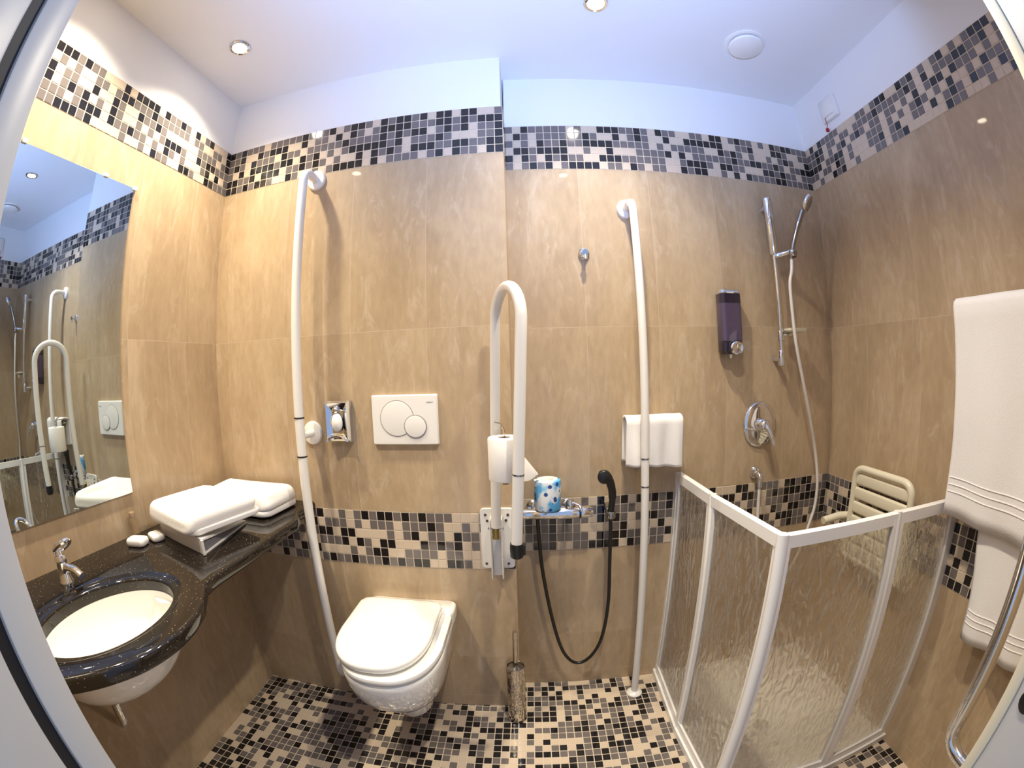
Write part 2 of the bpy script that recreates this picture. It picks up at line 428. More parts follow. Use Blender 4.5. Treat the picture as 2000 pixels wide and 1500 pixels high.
RIGHT_U = ["LKLKGGGGLLLLGGLGKKLLKGKLGLGKLGLGKKKLLKLLKK",
           "GGKKLGGLGGLGGGGKGGGGGKGLKLGGGKKGGKLGGGGKKG",
           "GGKGLGLGKLGKGLGGLGGLGLKLGKKLKGGGLGLGGKLGKL",
           "KKKLGGKKLGLLLGGGLGLGLGKGLGLKLLGLKGGGGGGKGK",
           "GGLGGLKGLGLLLGGKLGKLLGGLKLGKGLKGGLKGLGLKLG",
           "LLGLLKGKLLGLLLGGLGGKLLLLLLKGGLLLGLLKGGGGKK"]
LOW_B = ["KLLGLGKGKKGKGKGGGLLL", "LGGGLGLGGGLGGGKGLLGL", "KKLKKLLLLGLGKLGGLKGG",
         "GGGKLKGLKKLLLKGKGKLG", "LLLLGLGKKLLGGGGLGGLL", "GKGGKGGGKGKGKKLLKKGL"]
LOW_C = ["LLLLLLLLGLKLGKLKGKG", "LLGLGLKGLGKKGGGLLGG", "GKLGKGKGGLKGKGLGKKG", "GKGGKGGGLLLLGKLLGLK", "LGKGKGGGGLKGKKGGGGG", "GLKGKLLGGKKKKLKGLGG"]
V6 = ZU1 - ZU0; W6 = ZL1 - ZL0; pz = 0.0273
mosaic('trim_1', (XL, Y1, ZU0), (1, 0, 0), (0, 0, 1), (0, -1, 0), XS - XL, V6, 38, 6, BACK_U)
mosaic('trim_2', (XS, Y2, ZU0), (1, 0, 0), (0, 0, 1), (0, -1, 0), XR - XS, V6, 45, 6, REC_U)
# left wall band: its last column is at the corner; LEFT_U counted from the door
nl = 39; pl = (Y1 - YF) / nl
mosaic('trim_3', (XL, YF, ZU0), (0, 1, 0), (0, 0, 1), (1, 0, 0), Y1 - YF, V6, nl, 6, LEFT_U, first=nl - 36)
nrr = 43
mosaic('trim_4', (XR, Y2, ZU0), (0, -1, 0), (0, 0, 1), (-1, 0, 0), Y2 - YF, V6, nrr, 6, RIGHT_U)
mosaic('trim_5', (XL, Y1, ZL0), (1, 0, 0), (0, 0, 1), (0, -1, 0), XS - XL, W6, 38, 6, LOW_B, first=14)
mosaic('trim_6', (XS, Y2, ZL0), (1, 0, 0), (0, 0, 1), (0, -1, 0), XR - XS, W6, 45, 6, LOW_C, k=0.34, g=0.42)
mosaic('trim_7', (XR, Y2, ZL0), (0, -1, 0), (0, 0, 1), (-1, 0, 0), Y2 - YF, W6, nrr, 6, None, k=0.36, g=0.42)
mosaic('trim_8', (XS, Y1, ZU0), (0, 1, 0), (0, 0, 1), (1, 0, 0), Y2 - Y1, V6, 5, 6, None)
mosaic('trim_9', (XS, Y1, ZL0), (0, 1, 0), (0, 0, 1), (1, 0, 0), Y2 - Y1, W6, 5, 6, None)

# floor
b = MB(); b.box((XL - T, -0.6, -0.08), (XR + T, Y2 + T, -0.0018), M_GROUT); struct(b.build('floor', smooth=False))
SX0, SY0 = 0.505, 0.695      # shower corner lines
fm = mosaic('floor_mosaic', (XL, -0.02, -0.0018), (1, 0, 0), (0, 1, 0), (0, 0, 1), XR - XL, Y2 + 0.02, 83, 48, None, k=0.32, g=0.36,
            mask=lambda p: not (p.x > SX0 + 0.02 and p.y > SY0 + 0.02))
fm.name = 'floor_1'
# ------------------------------------------------------------------ doorway
b = MB()
def jamb(b, x0, x1, y0, y1, m, bev=0.003): b.box((x0, y0, 0), (x1, y1, DOOR_H + 0.0), m, bev)
s = 1
b.box((DOOR_L - 0.03, 0.1135, 0), (DOOR_L, YF + 0.002, DOOR_H), M_DOORP, 0.003)
b.box((DOOR_L - 0.03, -0.02, 0), (DOOR_L, 0.098, DOOR_H), M_DOORP, 0.003)
b.box((DOOR_L - 0.03, 0.095, 0), (DOOR_L - 0.008, 0.115, DOOR_H), M_DARKGAP)
b.box((DOOR_R, 0.137, 0), (DOOR_R + 0.03, YF + 0.002, DOOR_H), M_CREAM, 0.002)
b.box((DOOR_R + 0.002, -0.02, 0), (DOOR_R + 0.03, 0.137, DOOR_H), M_DOORP, 0.002)
b.box((DOOR_L - 0.03, -0.02, DOOR_H), (DOOR_R + 0.03, YF + 0.002, DOOR_H + 0.04), M_DOORP, 0.003)
d = struct(b.build('door_1', M_DOORP))
b = MB(); b.lathe([(0.011, 0), (0.011, 0.002), (0.006, 0.003)], (DOOR_R + 0.002, 0.118, 0.905), '-X', M_BLACK, sy=1.4)
o = b.build('lock_hole', M_BLACK, d)

# ------------------------------------------------------------------ ceiling fittings
def downlight(x, y, label):
    t = thing('recessed_downlight', label, 'ceiling light', (x, y, ZC), 'recessed ceiling spotlights')
    b = MB(); b.lathe([(0.030, 0.0), (0.036, 0.0), (0.037, 0.003), (0.034, 0.006), (0.026, 0.005), (0.025, 0.0)], (x, y, ZC), '-Z', M_CHROME, cap0=False, cap1=False)
    b.build('trim_ring', M_CHROME, t)
    b = MB(); b.lathe([(0.025, 0.0005), (0.024, 0.003), (0.012, 0.006), (0.001, 0.007)], (x, y, ZC), '-Z', M_LAMP)
    b.build('bulb', M_LAMP, t)
downlight(*LIGHTS[0], 'small round recessed spotlight lit in the ceiling above the towels, nearest the back left corner')
downlight(*LIGHTS[1], 'lit recessed spotlight in the ceiling above the washbasin, reflected in the left mosaic and wall')
downlight(*LIGHTS[2], 'lit recessed spotlight at the top edge of the ceiling, in front of the wall step')
downlight(*LIGHTS[3], 'lit recessed spotlight in the ceiling nearest the doorway on the right side')

vx, vy = 0.778, 1.030
t = thing('ceiling_vent', 'round white disc exhaust vent on the ceiling above the shower', 'vent', (vx, vy, ZC))
b = MB(); b.lathe([(0.074, 0.0), (0.074, 0.003), (0.066, 0.006), (0.058, 0.004), (0.057, 0.0)], (vx, vy, ZC), '-Z', M_PLAST, seg=40, cap0=False, cap1=False); b.build('outer_ring', M_PLAST, t)
b = MB(); b.lathe([(0.050, 0.0), (0.050, 0.008), (0.060, 0.009), (0.063, 0.013), (0.060, 0.020), (0.040, 0.027), (0.015, 0.029), (0.001, 0.0295)], (vx, vy, ZC), '-Z', M_PLAST, seg=40, cap0=False); b.build('disc', M_PLAST, t)

# emergency pull cord
t = thing('emergency_pull_switch', 'small square white alarm switch plate with a red pull cord high on the right wall', 'switch', (XR, 1.13, 2.2))
b = MB(); b.box((XR - 0.016, 1.072, 2.135), (XR - 0.0005, 1.165, 2.232), M_PLAST, 0.004); b.build('plate', M_PLAST, t)
b = MB(); b.box((XR - 0.022, 1.090, 2.150), (XR - 0.015, 1.150, 2.215), M_PLAST, 0.003); b.build('cover', M_PLAST, t)
b = MB(); b.tube(spline([(XR - 0.018, 1.140, 2.155), (XR - 0.018, 1.146, 2.143), (XR - 0.016, 1.143, 2.128), (XR - 0.014, 1.152, 2.112)], 5), 0.0014, M_RED, 6); b.build('cord', M_RED, t)
b = MB(); b.lathe([(0.001, 0), (0.007, 0.003), (0.008, 0.009), (0.006, 0.015), (0.001, 0.017)], (XR - 0.012, 1.154, 2.096), 'Z', M_RED, 12); b.build('pull_knob', M_RED, t)

# ------------------------------------------------------------------ mirror
t = thing('wall_mirror', 'frameless rectangular mirror clipped to the tiled wall above the washbasin', 'mirror', (XL, 0.55, 0.942))
b = MB(); b.box((XL + 0.0005, 0.262, 0.942), (XL + 0.006, 0.763, 1.797), M_MIRROR, 0.0012, 1); b.build('mirror_glass', M_MIRROR, t)
for (y, z) in ((0.374, 1.799), (0.650, 1.799), (0.764, 1.795)):
    b = MB(); b.box((XL + 0.0003, y - 0.008, z - 0.006), (XL + 0.011, y + 0.008, z + 0.006), M_CLIP, 0.002); b.build('mirror_clip', M_CLIP, t)

# ------------------------------------------------------------------ countertop and basin
CZ = 0.825
outer = [(XL + 0.0005, YF + 0.001), (XL + 0.0005, Y1 - 0.001), (-0.707, Y1 - 0.001), (-0.706, 1.095), (-0.698, 1.072), (-0.680, 1.050), (-0.674, 1.020), (-0.673, 0.77), (-0.675, 0.65)]
outer += [tuple(p[:2]) for p in spline([(-0.668, 0.606, 0), (-0.641, 0.569, 0), (-0.615, 0.531, 0), (-0.5935, 0.473, 0), (-0.587, 0.4095, 0), (-0.598, 0.3425, 0), (-0.6275, 0.280, 0), (-0.659, 0.236, 0), (-0.681, 0.2105, 0)], 5)]
outer += [(-0.683, 0.190), (-0.683, YF + 0.001)]
BX, BY, BA, BB = -0.789, 0.412, 0.1255, 0.164
def ell(k, z, n=64, ax=BA, ay=BB): return [(BX + ax * k * math.cos(2 * math.pi * i / n), BY + ay * k * math.sin(2 * math.pi * i / n), z) for i in range(n)]
def inset(poly, d):
    """move outline points inwards (only where the edge is free)"""
    n = len(poly); out = []
    for i, p in enumerate(poly):
        if i < 2: out.append(p); continue
        a, c = Vector(poly[i - 1]), Vector(poly[(i + 1) % n]); tt = (c - a).normalized(); nn = Vector((tt.y, -tt.x))
        q = Vector(p) + nn * d
        if i == 2: q = Vector((p[0] - d, p[1]))
        if i == n - 1: q = Vector((p[0] - d, p[1]))
        out.append((q.x, q.y))
    return out
b = MB(); b.mi(M_GRANITE)
prof = [(0.010, 0.0), (0.004, 0.0018), (0.001, 0.005), (0.0, 0.010), (0.0, 0.024), (0.001, 0.029), (0.004, 0.0325), (0.010, 0.034)]
RR = []
for (ins, dz) in prof:
    RR.append(b.ring([(x, y, CZ - dz) for x, y in inset(outer, ins)]))
for a, c in zip(RR, RR[1:]): b.bridge(a, c, M_GRANITE)
irings = [b.ring(ell(k, CZ - dz, ax=BA, ay=BB)) for k, dz in ((1.17, 0.0), (1.15, 0.0008), (1.125, 0.0040), (1.06, 0.0055), (1.02, 0.0062), (1.004, 0.0085), (1.0, 0.013), (1.0, 0.034))]
for a, c in zip(irings, irings[1:]): b.bridge(a, c, M_GRANITE)
def fill(b, l0, l1):
    es = []
    for l in (l0, l1):
        for i in range(len(l)):
            e = b.bm.edges.get((l[i], l[(i + 1) % len(l)]))
            if e is None: e = b.bm.edges.new((l[i], l[(i + 1) % len(l)]))
            es.append(e)
    bmesh.ops.triangle_fill(b.bm, use_beauty=True, use_dissolve=False, edges=es)
fill(b, RR[0], irings[0]); fill(b, RR[-1], irings[-1])
tag(b.build('countertop', M_GRANITE, angle=50), 'long black granite counter with a bulge around the oval basin, along the left wall', 'countertop')

t = thing('washbasin', 'oval white undermount washbasin let into the black counter', 'sink', (BX, BY, CZ - 0.18))
b = MB()
ins_ = [(1.0 * math.cos(a) ** 0.75 if math.cos(a) > 0 else 0.0, a) for a in [i * math.pi / 2 / 9 for i in range(10)]]
ringsI = []; ringsO = []
for i in range(11):
    a = math.pi / 2 * i / 11; k = math.cos(a) ** 0.6; z = CZ - 0.034 - 0.118 * math.sin(a)
    ringsI.append(ell(0.985 * k, z)); ringsO.append(ell(1.06 * k, z - 0.004 - 0.008 * math.sin(a)))
R1 = [b.ring(r) for r in ringsI]; R2 = [b.ring(r) for r in ringsO]
for a, c in zip(R1, R1[1:]): b.bridge(a, c, M_PORC)
for a, c in zip(R2, R2[1:]): b.bridge(c, a, M_PORC)
b.bridge(R2[0], R1[0], M_PORC); b.face(R1[-1], M_PORC); b.face(list(reversed(R2[-1])), M_PORC)
b.build('bowl', M_PORC, t, angle=60)
b = MB(); b.lathe([(0.020, 0), (0.020, 0.002), (0.014, 0.004), (0.001, 0.003)], (BX, BY, CZ - 0.1515), 'Z', M_CHROME, 20); b.build('drain', M_CHROME, t)
b = MB()
rr_ = []
for i in range(8):
    z = CZ - 0.050 - 0.085 * i / 7; k = math.sin(math.pi * (i + 0.6) / 8.2); yy = BY + BB * (0.93 - 0.45 * (i / 7) ** 2)
    rr_.append([(BX + 0.032 * math.cos(q), yy + 0.026 * k * max(0.05, math.sin(q)) + 0.0, z) for q in [math.pi * j / 8 for j in range(9)]] + [(BX, yy - 0.01, z)])
b.loft(rr_, M_PORC); b.build('overflow_channel', M_PORC, t, angle=60)
t = thing('drain_trap', 'short chrome waste pipe hanging under the washbasin', 'pipe', (BX, BY, 0.55))
b = MB(); b.lathe([(0.017, 0.0), (0.017, 0.025), (0.021, 0.026), (0.021, 0.050), (0.017, 0.052)], (-0.900, 0.396, 0.560), 'Z', M_CHROME, 20); b.build('collar', M_CHROME, t)
b = MB(); b.tube(arc_path([(-0.872, 0.405, 0.680), (-0.902, 0.395, 0.590), (-0.904, 0.390, 0.485), (XL + 0.001, 0.390, 0.485)], 0.030), 0.0125, M_CHROME, 16); b.build('pipe', M_CHROME, t)

# tap
t = thing('basin_tap', 'chrome single-lever tap with an open loop handle behind the basin', 'tap', (-0.990, 0.438, CZ))
tx, ty = -0.990, 0.438
b = MB(); b.lathe([(0.019, 0.0), (0.019, 0.004), (0.0155, 0.010), (0.0145, 0.045), (0.016, 0.055), (0.012, 0.064), (0.001, 0.066)], (tx, ty, CZ), 'Z', M_CHROME, 24); b.build('tap_body', M_CHROME, t)
b = MB(); b.tube(spline([(tx, ty, CZ + 0.030), (tx + 0.022, ty + 0.004, CZ + 0.038), (tx + 0.048, ty + 0.008, CZ + 0.036), (tx + 0.068, ty + 0.011, CZ + 0.026)], 5), [0.010] * 11 + [0.0095] * 5, M_CHROME, 16); b.build('spout', M_CHROME, t)
b = MB()
lp = [(tx + 0.020 + 0.030 * math.cos(a), ty + 0.004 + 0.019 * math.sin(a), CZ + 0.088 + 0.018 * math.cos(a)) for a in [2 * math.pi * i / 24 for i in range(24)]]
b.tube(lp, 0.0055, M_CHROME, 10, closed=True)
b.tube([(tx, ty, CZ + 0.055), (tx - 0.006, ty, CZ + 0.075)], 0.009, M_CHROME, 12)
b.build('loop_handle', M_CHROME, t)

# ------------------------------------------------------------------ cloth helpers
def soft_slab(b, cx, cy, z0, z1, hw, hl, ang, m, seed=0, r=None, amp=0.004, droop=0.0):
    """a rounded, slightly uneven folded layer"""
    r = r or (z1 - z0) / 2; n = 6; ca, sa = math.cos(ang), math.sin(ang)
    rings = []
    steps = [(-1.0, 0.55), (-0.8, 0.85), (-0.4, 0.98), (0.0, 1.0), (0.4, 0.98), (0.8, 0.86), (1.0, 0.55)]
    zc, hz = (z0 + z1) / 2, (z1 - z0) / 2
    for s_, k in steps:
        ring = []
        for (x, y) in rrect(0, 0, hw - r * (1 - k), hl - r * (1 - k), min(0.03, hw * .4), n):
            nz = noise.noise(Vector((x * 14 + seed, y * 14, s_ * 0.7))) * amp
            dz = (noise.noise(Vector((x * 9 + seed * 2.1, y * 9, 3.0))) + 0.5 * noise.noise(Vector((x * 30 + seed, y * 30, s_ * 2.0)))) * amp * (0.3 if s_ < 0 else 1.0)
            X, Y = x * (1 + nz * 6), y * (1 + nz * 6)
            ring.append((cx + X * ca - Y * sa, cy + X * sa + Y * ca, zc + s_ * hz + dz - (droop * (y / hl) ** 2 if droop else 0)))
        rings.append(ring)
    # domed caps
    def cap(ring, zoff, first):
        c = Vector((0, 0, 0))
        for p in ring: c += Vector(p)
        c /= len(ring); out = []
        for k in (0.86, 0.70, 0.54, 0.38, 0.20):
            rg = []
            for p in ring:
                q = c + (Vector(p) - c) * k
                q.z += zoff * (1 - k) + (noise.noise(Vector((q.x * 20 + seed, q.y * 20, 1.0))) * 0.8 + 0.4 * noise.noise(Vector((q.x * 60, q.y * 60, seed)))) * amp * (0.8 if not first else 0.1)
                rg.append(q)
            out.append(rg)
        return out
    top = cap(rings[-1], 0.003, False); bot = cap(rings[0], -0.0, True)
    b.loft(list(reversed(bot)) + rings + top, m)

# folded towels on the counter
b = MB()
for i, (z0, z1, rr0) in enumerate(((CZ + 0.046, CZ + 0.062, 0.008), (CZ + 0.060, CZ + 0.106, 0.021))):
    soft_slab(b, -0.880 + 0.010 * (1 - i), 0.852 - 0.008 * i, z0, z1, 0.116 + 0.004 * i, 0.120, math.radians(-14), M_TOWEL, seed=3.0 + i * 3.1, r=rr0, amp=0.004 if i == 0 else 0.013, droop=0.012 * i)
tag(b.build('folded_towel', M_TOWEL, angle=70, subsurf=1), 'thick folded white towel lying on the wedge-shaped white folder on the counter', 'towel', 'folded towels on the counter')
b = MB()
for i, (z0, z1, rr0) in enumerate(((CZ + 0.005, CZ + 0.026, 0.010), (CZ + 0.024, CZ + 0.078, 0.023))):
    soft_slab(b, -0.900 + 0.008 * i, 1.086, z0, z1, 0.150 - 0.004 * i, 0.088, math.radians(-4), M_TOWEL, seed=9 + i * 2.3, r=rr0, amp=0.003 if i == 0 else 0.013, droop=0.010 * i)
tag(b.build('folded_towel', M_TOWEL, angle=70, subsurf=1), 'folded white towel lying directly on the counter at the back wall, behind the other towel', 'towel', 'folded towels on the counter')
# folder: two covers hinged at the far edge
t = thing('ring_folder', 'white and grey folder standing open like a wedge under the folded towel', 'folder', (-0.90, 0.85, CZ))
A, Bq, Cq, Dq = Vector((-0.772, 0.721, CZ + 0.001)), Vector((-0.810, 0.950, CZ + 0.001)), Vector((-1.040, 0.985, CZ + 0.001)), Vector((-1.010, 0.785, CZ + 0.001))
def plate(b, pts, th, m):
    up = Vector((0, 0, th)); lo = [b.bm.verts.new(p) for p in pts]; hi = [b.bm.verts.new(p + up) for p in pts]
    b.face(list(reversed(lo)), m); b.face(hi, m); b.bridge(lo, hi, m)
b = MB(); plate(b, [A, Bq, Cq, Dq], 0.004, M_PLAST); b.build('lower_cover', M_PLAST, t, smooth=False)
up = Vector((0, 0, 0.036))
b = MB(); plate(b, [A + up, Bq + Vector((0, 0, 0.005)), Cq + Vector((0, 0, 0.005)), Dq + up], 0.005, M_PLAST); b.build('upper_cover', M_PLAST, t, smooth=False)
b = MB()
def lerp(p, q, k): return p * (1 - k) + q * k
e0, e1 = lerp(A, Dq, 0.015), lerp(Dq, A, 0.02)
z4 = Vector((0, 0, 0.0045)); z26 = Vector((0, 0, 0.0355))
b.face([b.bm.verts.new(p) for p in (lerp(A, Bq, .05) + z4 + Vector((-.004, 0, 0)), lerp(A, Bq, .93) + z4 + Vector((-.004, 0, 0)), lerp(A, Bq, .05) + z26 + Vector((-.004, 0, 0)))], M_GREYIN)
b.face([b.bm.verts.new(p) for p in (e0 + z4, e1 + z4, e1 + z26, e0 + z26)], M_PLAST)
o = b.build('inner_pages', M_GREYIN, t, smooth=False)
b = MB(); b.tube([A + Vector((0.002, -0.002, 0.002)), A + Vector((0.002, -0.002, 0.040))], 0.004, M_PLAST, 8); b.build('spine', M_PLAST, t)

# soaps
b = MB()
soft_slab(b, -1.005, 0.690, CZ + 0.001, CZ + 0.022, 0.030, 0.022, math.radians(18), M_SOAPW, 4.0, amp=0.001)
tag(b.build('wrapped_soap', M_SOAPW, subsurf=1), 'small white wrapped soap bar lying nearer the basin on the counter', 'soap', 'wrapped soaps by the basin')
b = MB()
soft_slab(b, -0.985, 0.745, CZ + 0.001, CZ + 0.020, 0.028, 0.020, math.radians(-20), M_SOAPW, 7.0, amp=0.001)
tag(b.build('wrapped_soap', M_SOAPW, subsurf=1), 'small cream wrapped soap bar lying nearer the folded towel on the counter', 'soap', 'wrapped soaps by the basin')
mb_clear = mat('clear_pink_plastic', (1.0, 0.88, 0.82), 0.03, trans=1.0, ior=1.15)
mb_clear.node_tree.nodes['Principled BSDF'].inputs['Alpha'].default_value = 0.4
t = thing('shampoo_bottle', 'small clear pinkish bottle standing against the wall behind the soaps', 'bottle', (-1.064, 0.730, CZ))
b = MB(); b.lathe([(0.013, 0.0005), (0.014, 0.003), (0.014, 0.045), (0.011, 0.052), (0.007, 0.056)], (-1.064, 0.730, CZ), 'Z', mb_clear, 20, sy=1.0); b.build('bottle_body', mb_clear, t)
b = MB(); b.lathe([(0.009, 0.0565), (0.009, 0.070), (0.008, 0.072)], (-1.064, 0.730, CZ), 'Z', M_CARDB, 16); b.build('cap', M_CARDB, t)

# ------------------------------------------------------------------ grab rails
def rosette(b, c, ax, rx, rz, dep=0.014, m=M_WHITE):
    b.lathe([(rx * 1.0, 0.0), (rx * 1.0, dep * 0.4), (rx * 0.93, dep * 0.8), (rx * 0.7, dep), (0.001, dep)], c, ax, m, 28, sx=1.0, sy=rz / rx)
RAILR = 0.0150
t = thing('grab_rail', 'tall white vertical grab rail left of the tissue holder, ending behind the toilet', 'grab rail', (-0.68, 1.11, 0.17), 'tall white grab rails')
b = MB(); b.tube(arc_path([(-0.678, Y1 - 0.002, 1.893), (-0.678, 1.108, 1.893), (-0.681, 1.110, 0.170), (-0.668, Y1 - 0.002, 0.150)], 0.055, 10), RAILR, M_WHITE, 18); b.build('rail_tube', M_WHITE, t)
b = MB(); rosette(b, (-0.678, Y1 - 0.0005, 1.893), '-Y', 0.033, 0.037); b.build('wall_flange', M_WHITE, t)
b = MB(); rosette(b, (-0.668, Y1 - 0.0005, 0.150), '-Y', 0.033, 0.037); b.build('wall_flange', M_WHITE, t)
b = MB(); rosette(b, (-0.684, Y1 - 0.0005, 1.056), '-Y', 0.034, 0.038); b.tube([(-0.684, Y1 - 0.004, 1.056), (-0.682, 1.14, 1.056), (-0.681, 1.112, 1.052)], [0.012, 0.0105, 0.011], M_WHITE, 14); b.build('wall_bracket', M_WHITE, t)
for z in (1.112, 0.995):
    b = MB(); b.lathe([(RAILR + 0.0014, 0), (RAILR + 0.0014, 0.0042)], (-0.6800, 1.109, z), 'Z', M_BLACK, 18); b.build('joint_ring', M_BLACK, t)
t = thing('grab_rail', 'tall white vertical grab rail standing on the floor beside the shower screen', 'grab rail', (0.383, 1.233, 0), 'tall white grab rails')
b = MB(); b.tube(arc_path([(0.349, Y2 - 0.002, 1.765), (0.349, 1.236, 1.765), (0.356, 1.236, 0.95), (0.383, 1.233, 0.004)], 0.050, 10), RAILR * 0.88, M_WHITE, 18); b.build('rail_tube', M_WHITE, t)
b = MB(); rosette(b, (0.349, Y2 - 0.0005, 1.765), '-Y', 0.031, 0.035); b.build('wall_flange', M_WHITE, t)
b = MB(); b.lathe([(0.030, 0.0006), (0.030, 0.006), (0.024, 0.012), (0.016, 0.016)], (0.383, 1.233, 0), 'Z', M_WHITE, 24); b.build('floor_flange', M_WHITE, t)
for z, x in ((0.948, 0.3561), (0.858, 0.3586)):
    b = MB(); b.lathe([(RAILR * 0.88 + 0.0010, 0), (RAILR * 0.88 + 0.0010, 0.0040)], (x, 1.236, z), 'Z', M_STEEL, 18); b.build('joint_ring', M_STEEL, t)

# fold-up support rail
t = thing('folding_support_rail', 'white hairpin support rail folded up on its wall plate beside the toilet', 'grab rail', (-0.10, 1.15, 0.62))
b = MB()
pl_ = [(x, z) for x, z in rrect(-0.1035, 0.7215, 0.051, 0.1010, 0.012, 4)]
b.loft([[(x, Y1 - 0.0005, z) for x, z in pl_], [(x, Y1 - 0.006, z) for x, z in pl_], [(-0.1035 + (x + 0.1035) * 0.985, Y1 - 0.008, 0.7215 + (z - 0.7215) * 0.99) for x, z in pl_]], M_WHITE)
b.build('wall_plate', M_WHITE, t)
b = MB()
b.box((-0.123, 1.150, 0.603), (-0.1185, Y1 - 0.007, 0.800), M_WHITE, 0.0015); b.box((-0.090, 1.150, 0.603), (-0.0855, Y1 - 0.007, 0.800), M_WHITE, 0.0015)
b.box((-0.1185, 1.178, 0.603), (-0.090, Y1 - 0.007, 0.740), M_WHITE, 0.001)
b.build('hinge_channel', M_WHITE, t)
b = MB(); b.lathe([(0.0105, 0.0), (0.0105, 0.046), (0.007, 0.050)], (-0.1045, 1.150, 0.742), 'Z', M_BRASS, 18); b.tube([(-0.128, 1.158, 0.772), (-0.081, 1.158, 0.772)], 0.004, M_STEEL, 10); b.build('hinge_pin', M_BRASS, t)
for (x, z) in ((-0.138, 0.802), (-0.133, 0.783), (-0.070, 0.802), (-0.076, 0.784), (-0.141, 0.637), (-0.072, 0.637)):
    b = MB(); b.lathe([(0.0042, 0), (0.0042, 0.0015), (0.001, 0.0025)], (x, Y1 - 0.008, z), '-Y', M_SCREW, 12); b.build('screw', M_SCREW, t)
p0 = Vector((-0.1015, 1.135, 0.785)); p1 = Vector((-0.0830, 1.120, 1.360)); p2 = Vector((-0.0105, 0.968, 1.360)); p3 = Vector((-0.0375, 0.970, 0.800))
c_ = (p1 + p2) / 2; h_ = (p2 - p1) / 2; path = [p0, lerp(p0, p1, 0.5), lerp(p0, p1, 0.9)]
for i in range(17):
    a = math.pi * i / 16; path.append(c_ - h_ * math.cos(a) + Vector((0, 0, 1)) * math.sin(a) * h_.length * 1.02)
path += [lerp(p2, p3, 0.1), lerp(p2, p3, 0.5), p3]
b = MB(); b.tube(path, 0.0143, M_WHITE, 20); b.build('hairpin_tube', M_WHITE, t)
b = MB(); b.tube([lerp(p3, p2, 0.012), p3 + Vector((0, 0, -0.006)), p3 + Vector((0, 0, -0.030)), p3 + Vector((0, 0, -0.034))], [0.0165, 0.0175, 0.0165, 0.012], M_BLACK, 20)
b.box((p3.x + 0.010, p3.y - 0.006, p3.z - 0.026), (p3.x + 0.022, p3.y + 0.012, p3.z + 0.004), M_BLACK, 0.003)
b.build('rubber_stop', M_BLACK, t)
qq = lerp(p3, p2, 0.33)
b = MB(); b.tube([qq, qq + (p2 - p3).normalized() * 0.0035], 0.0149, M_STEEL, 20); b.build('joint_ring', M_STEEL, t)

# toilet roll on its wire hook
rc = Vector((-0.0640, 1.045, 0.955))
t = thing('toilet_roll', 'open white toilet roll hanging upright between the legs of the support rail', 'toilet paper', tuple(rc), 'toilet rolls')
b = MB()
b.lathe([(0.016, 0.0), (0.041, 0.0), (0.0425, 0.003), (0.0425, 0.107), (0.041, 0.110), (0.016, 0.110), (0.016, 0.0)], rc, 'Z', M_PAPER, 36, cap0=False, cap1=False); b.build('paper', M_PAPER, t)
b = MB(); b.lathe([(0.0155, 0.002), (0.0155, 0.108), (0.0145, 0.108), (0.0145, 0.002)], rc, 'Z', M_CARDB, 20, cap0=False, cap1=False)
b.lathe([(0.0144, 0.004), (0.0144, 0.100)], rc, 'Z', M_CARDB, 20, cap0=False, cap1=False); b.build('core', M_CARDB, t)
b = MB()
sh = [[], []]
n_ = 10
top_, bot_ = [], []
for i in range(n_ + 1):
    k = i / n_; x = rc.x + 0.030 + 0.056 * k; y = 1.045 - 0.030 + 0.055 * k
    top_.append(Vector((x, y, rc.z + 0.092 - 0.088 * k))); bot_.append(Vector((x, y, rc.z + 0.006 - 0.012 * math.sin(math.pi * k))))
off = Vector((0.0, 0.0008, 0))
A_ = b.ring(top_); B_ = b.ring(bot_); C_ = b.ring([p + off for p in top_]); D_ = b.ring([p + off for p in bot_])
b.bridge(A_, B_, M_PAPER, False); b.bridge(D_, C_, M_PAPER, False); b.bridge(C_, A_, M_PAPER, False); b.bridge(B_, D_, M_PAPER, False)
b.build('loose_sheet', M_PAPER, t, angle=60)
b = MB()
b.tube(spline([(rc.x, rc.y, rc.z - 0.012), (rc.x, rc.y, rc.z + 0.06), (rc.x + 0.001, rc.y, rc.z + 0.116), (rc.x - 0.001, rc.y - 0.002, rc.z + 0.132), (rc.x - 0.007, rc.y - 0.002, rc.z + 0.140), (rc.x - 0.008, rc.y + 0.02, rc.z + 0.142), (-0.0925, 1.112, rc.z + 0.140)], 5), 0.0017, M_STEEL, 8)
b.lathe([(0.009, 0), (0.009, 0.001), (0.002, 0.0015)], (rc.x, rc.y, rc.z - 0.0135), 'Z', M_STEEL, 14)
tag(b.build('wire_hook', M_STEEL), 'thin bent wire rod holding the hanging toilet roll on the support rail', 'hook')

# ------------------------------------------------------------------ toilet
TX = -0.396
def dshape(hw, yf, yb, z, n=40, cx=TX, p=2.35, rb=0.02):
    """flat at the back (yb), rounded front (yf)"""
    ym = yf + hw * 1.35; pts = []
    pts.append((cx + hw - rb, yb, z)); pts.append((cx + hw - rb * .3, yb - rb * .3, z)); pts.append((cx + hw, yb - rb, z))
    for i in range(n + 1):
        a = math.pi * i / n; c, s_ = math.cos(a), math.sin(a)
        x = (abs(c) ** (2 / p)) * (1 if c >= 0 else -1); y = s_ ** (2 / p)
        pts.append((cx + hw * x, ym - (ym - yf) * y, z))
    pts.append((cx - hw, yb - rb, z)); pts.append((cx - hw + rb * .3, yb - rb * .3, z)); pts.append((cx - hw + rb, yb, z))
    return pts
yb = Y1 - 0.0008
t = thing('wall_hung_toilet', 'white wall-hung toilet with its lid closed, below the flush plate', 'toilet', (TX, yb, 0.13))
b = MB()
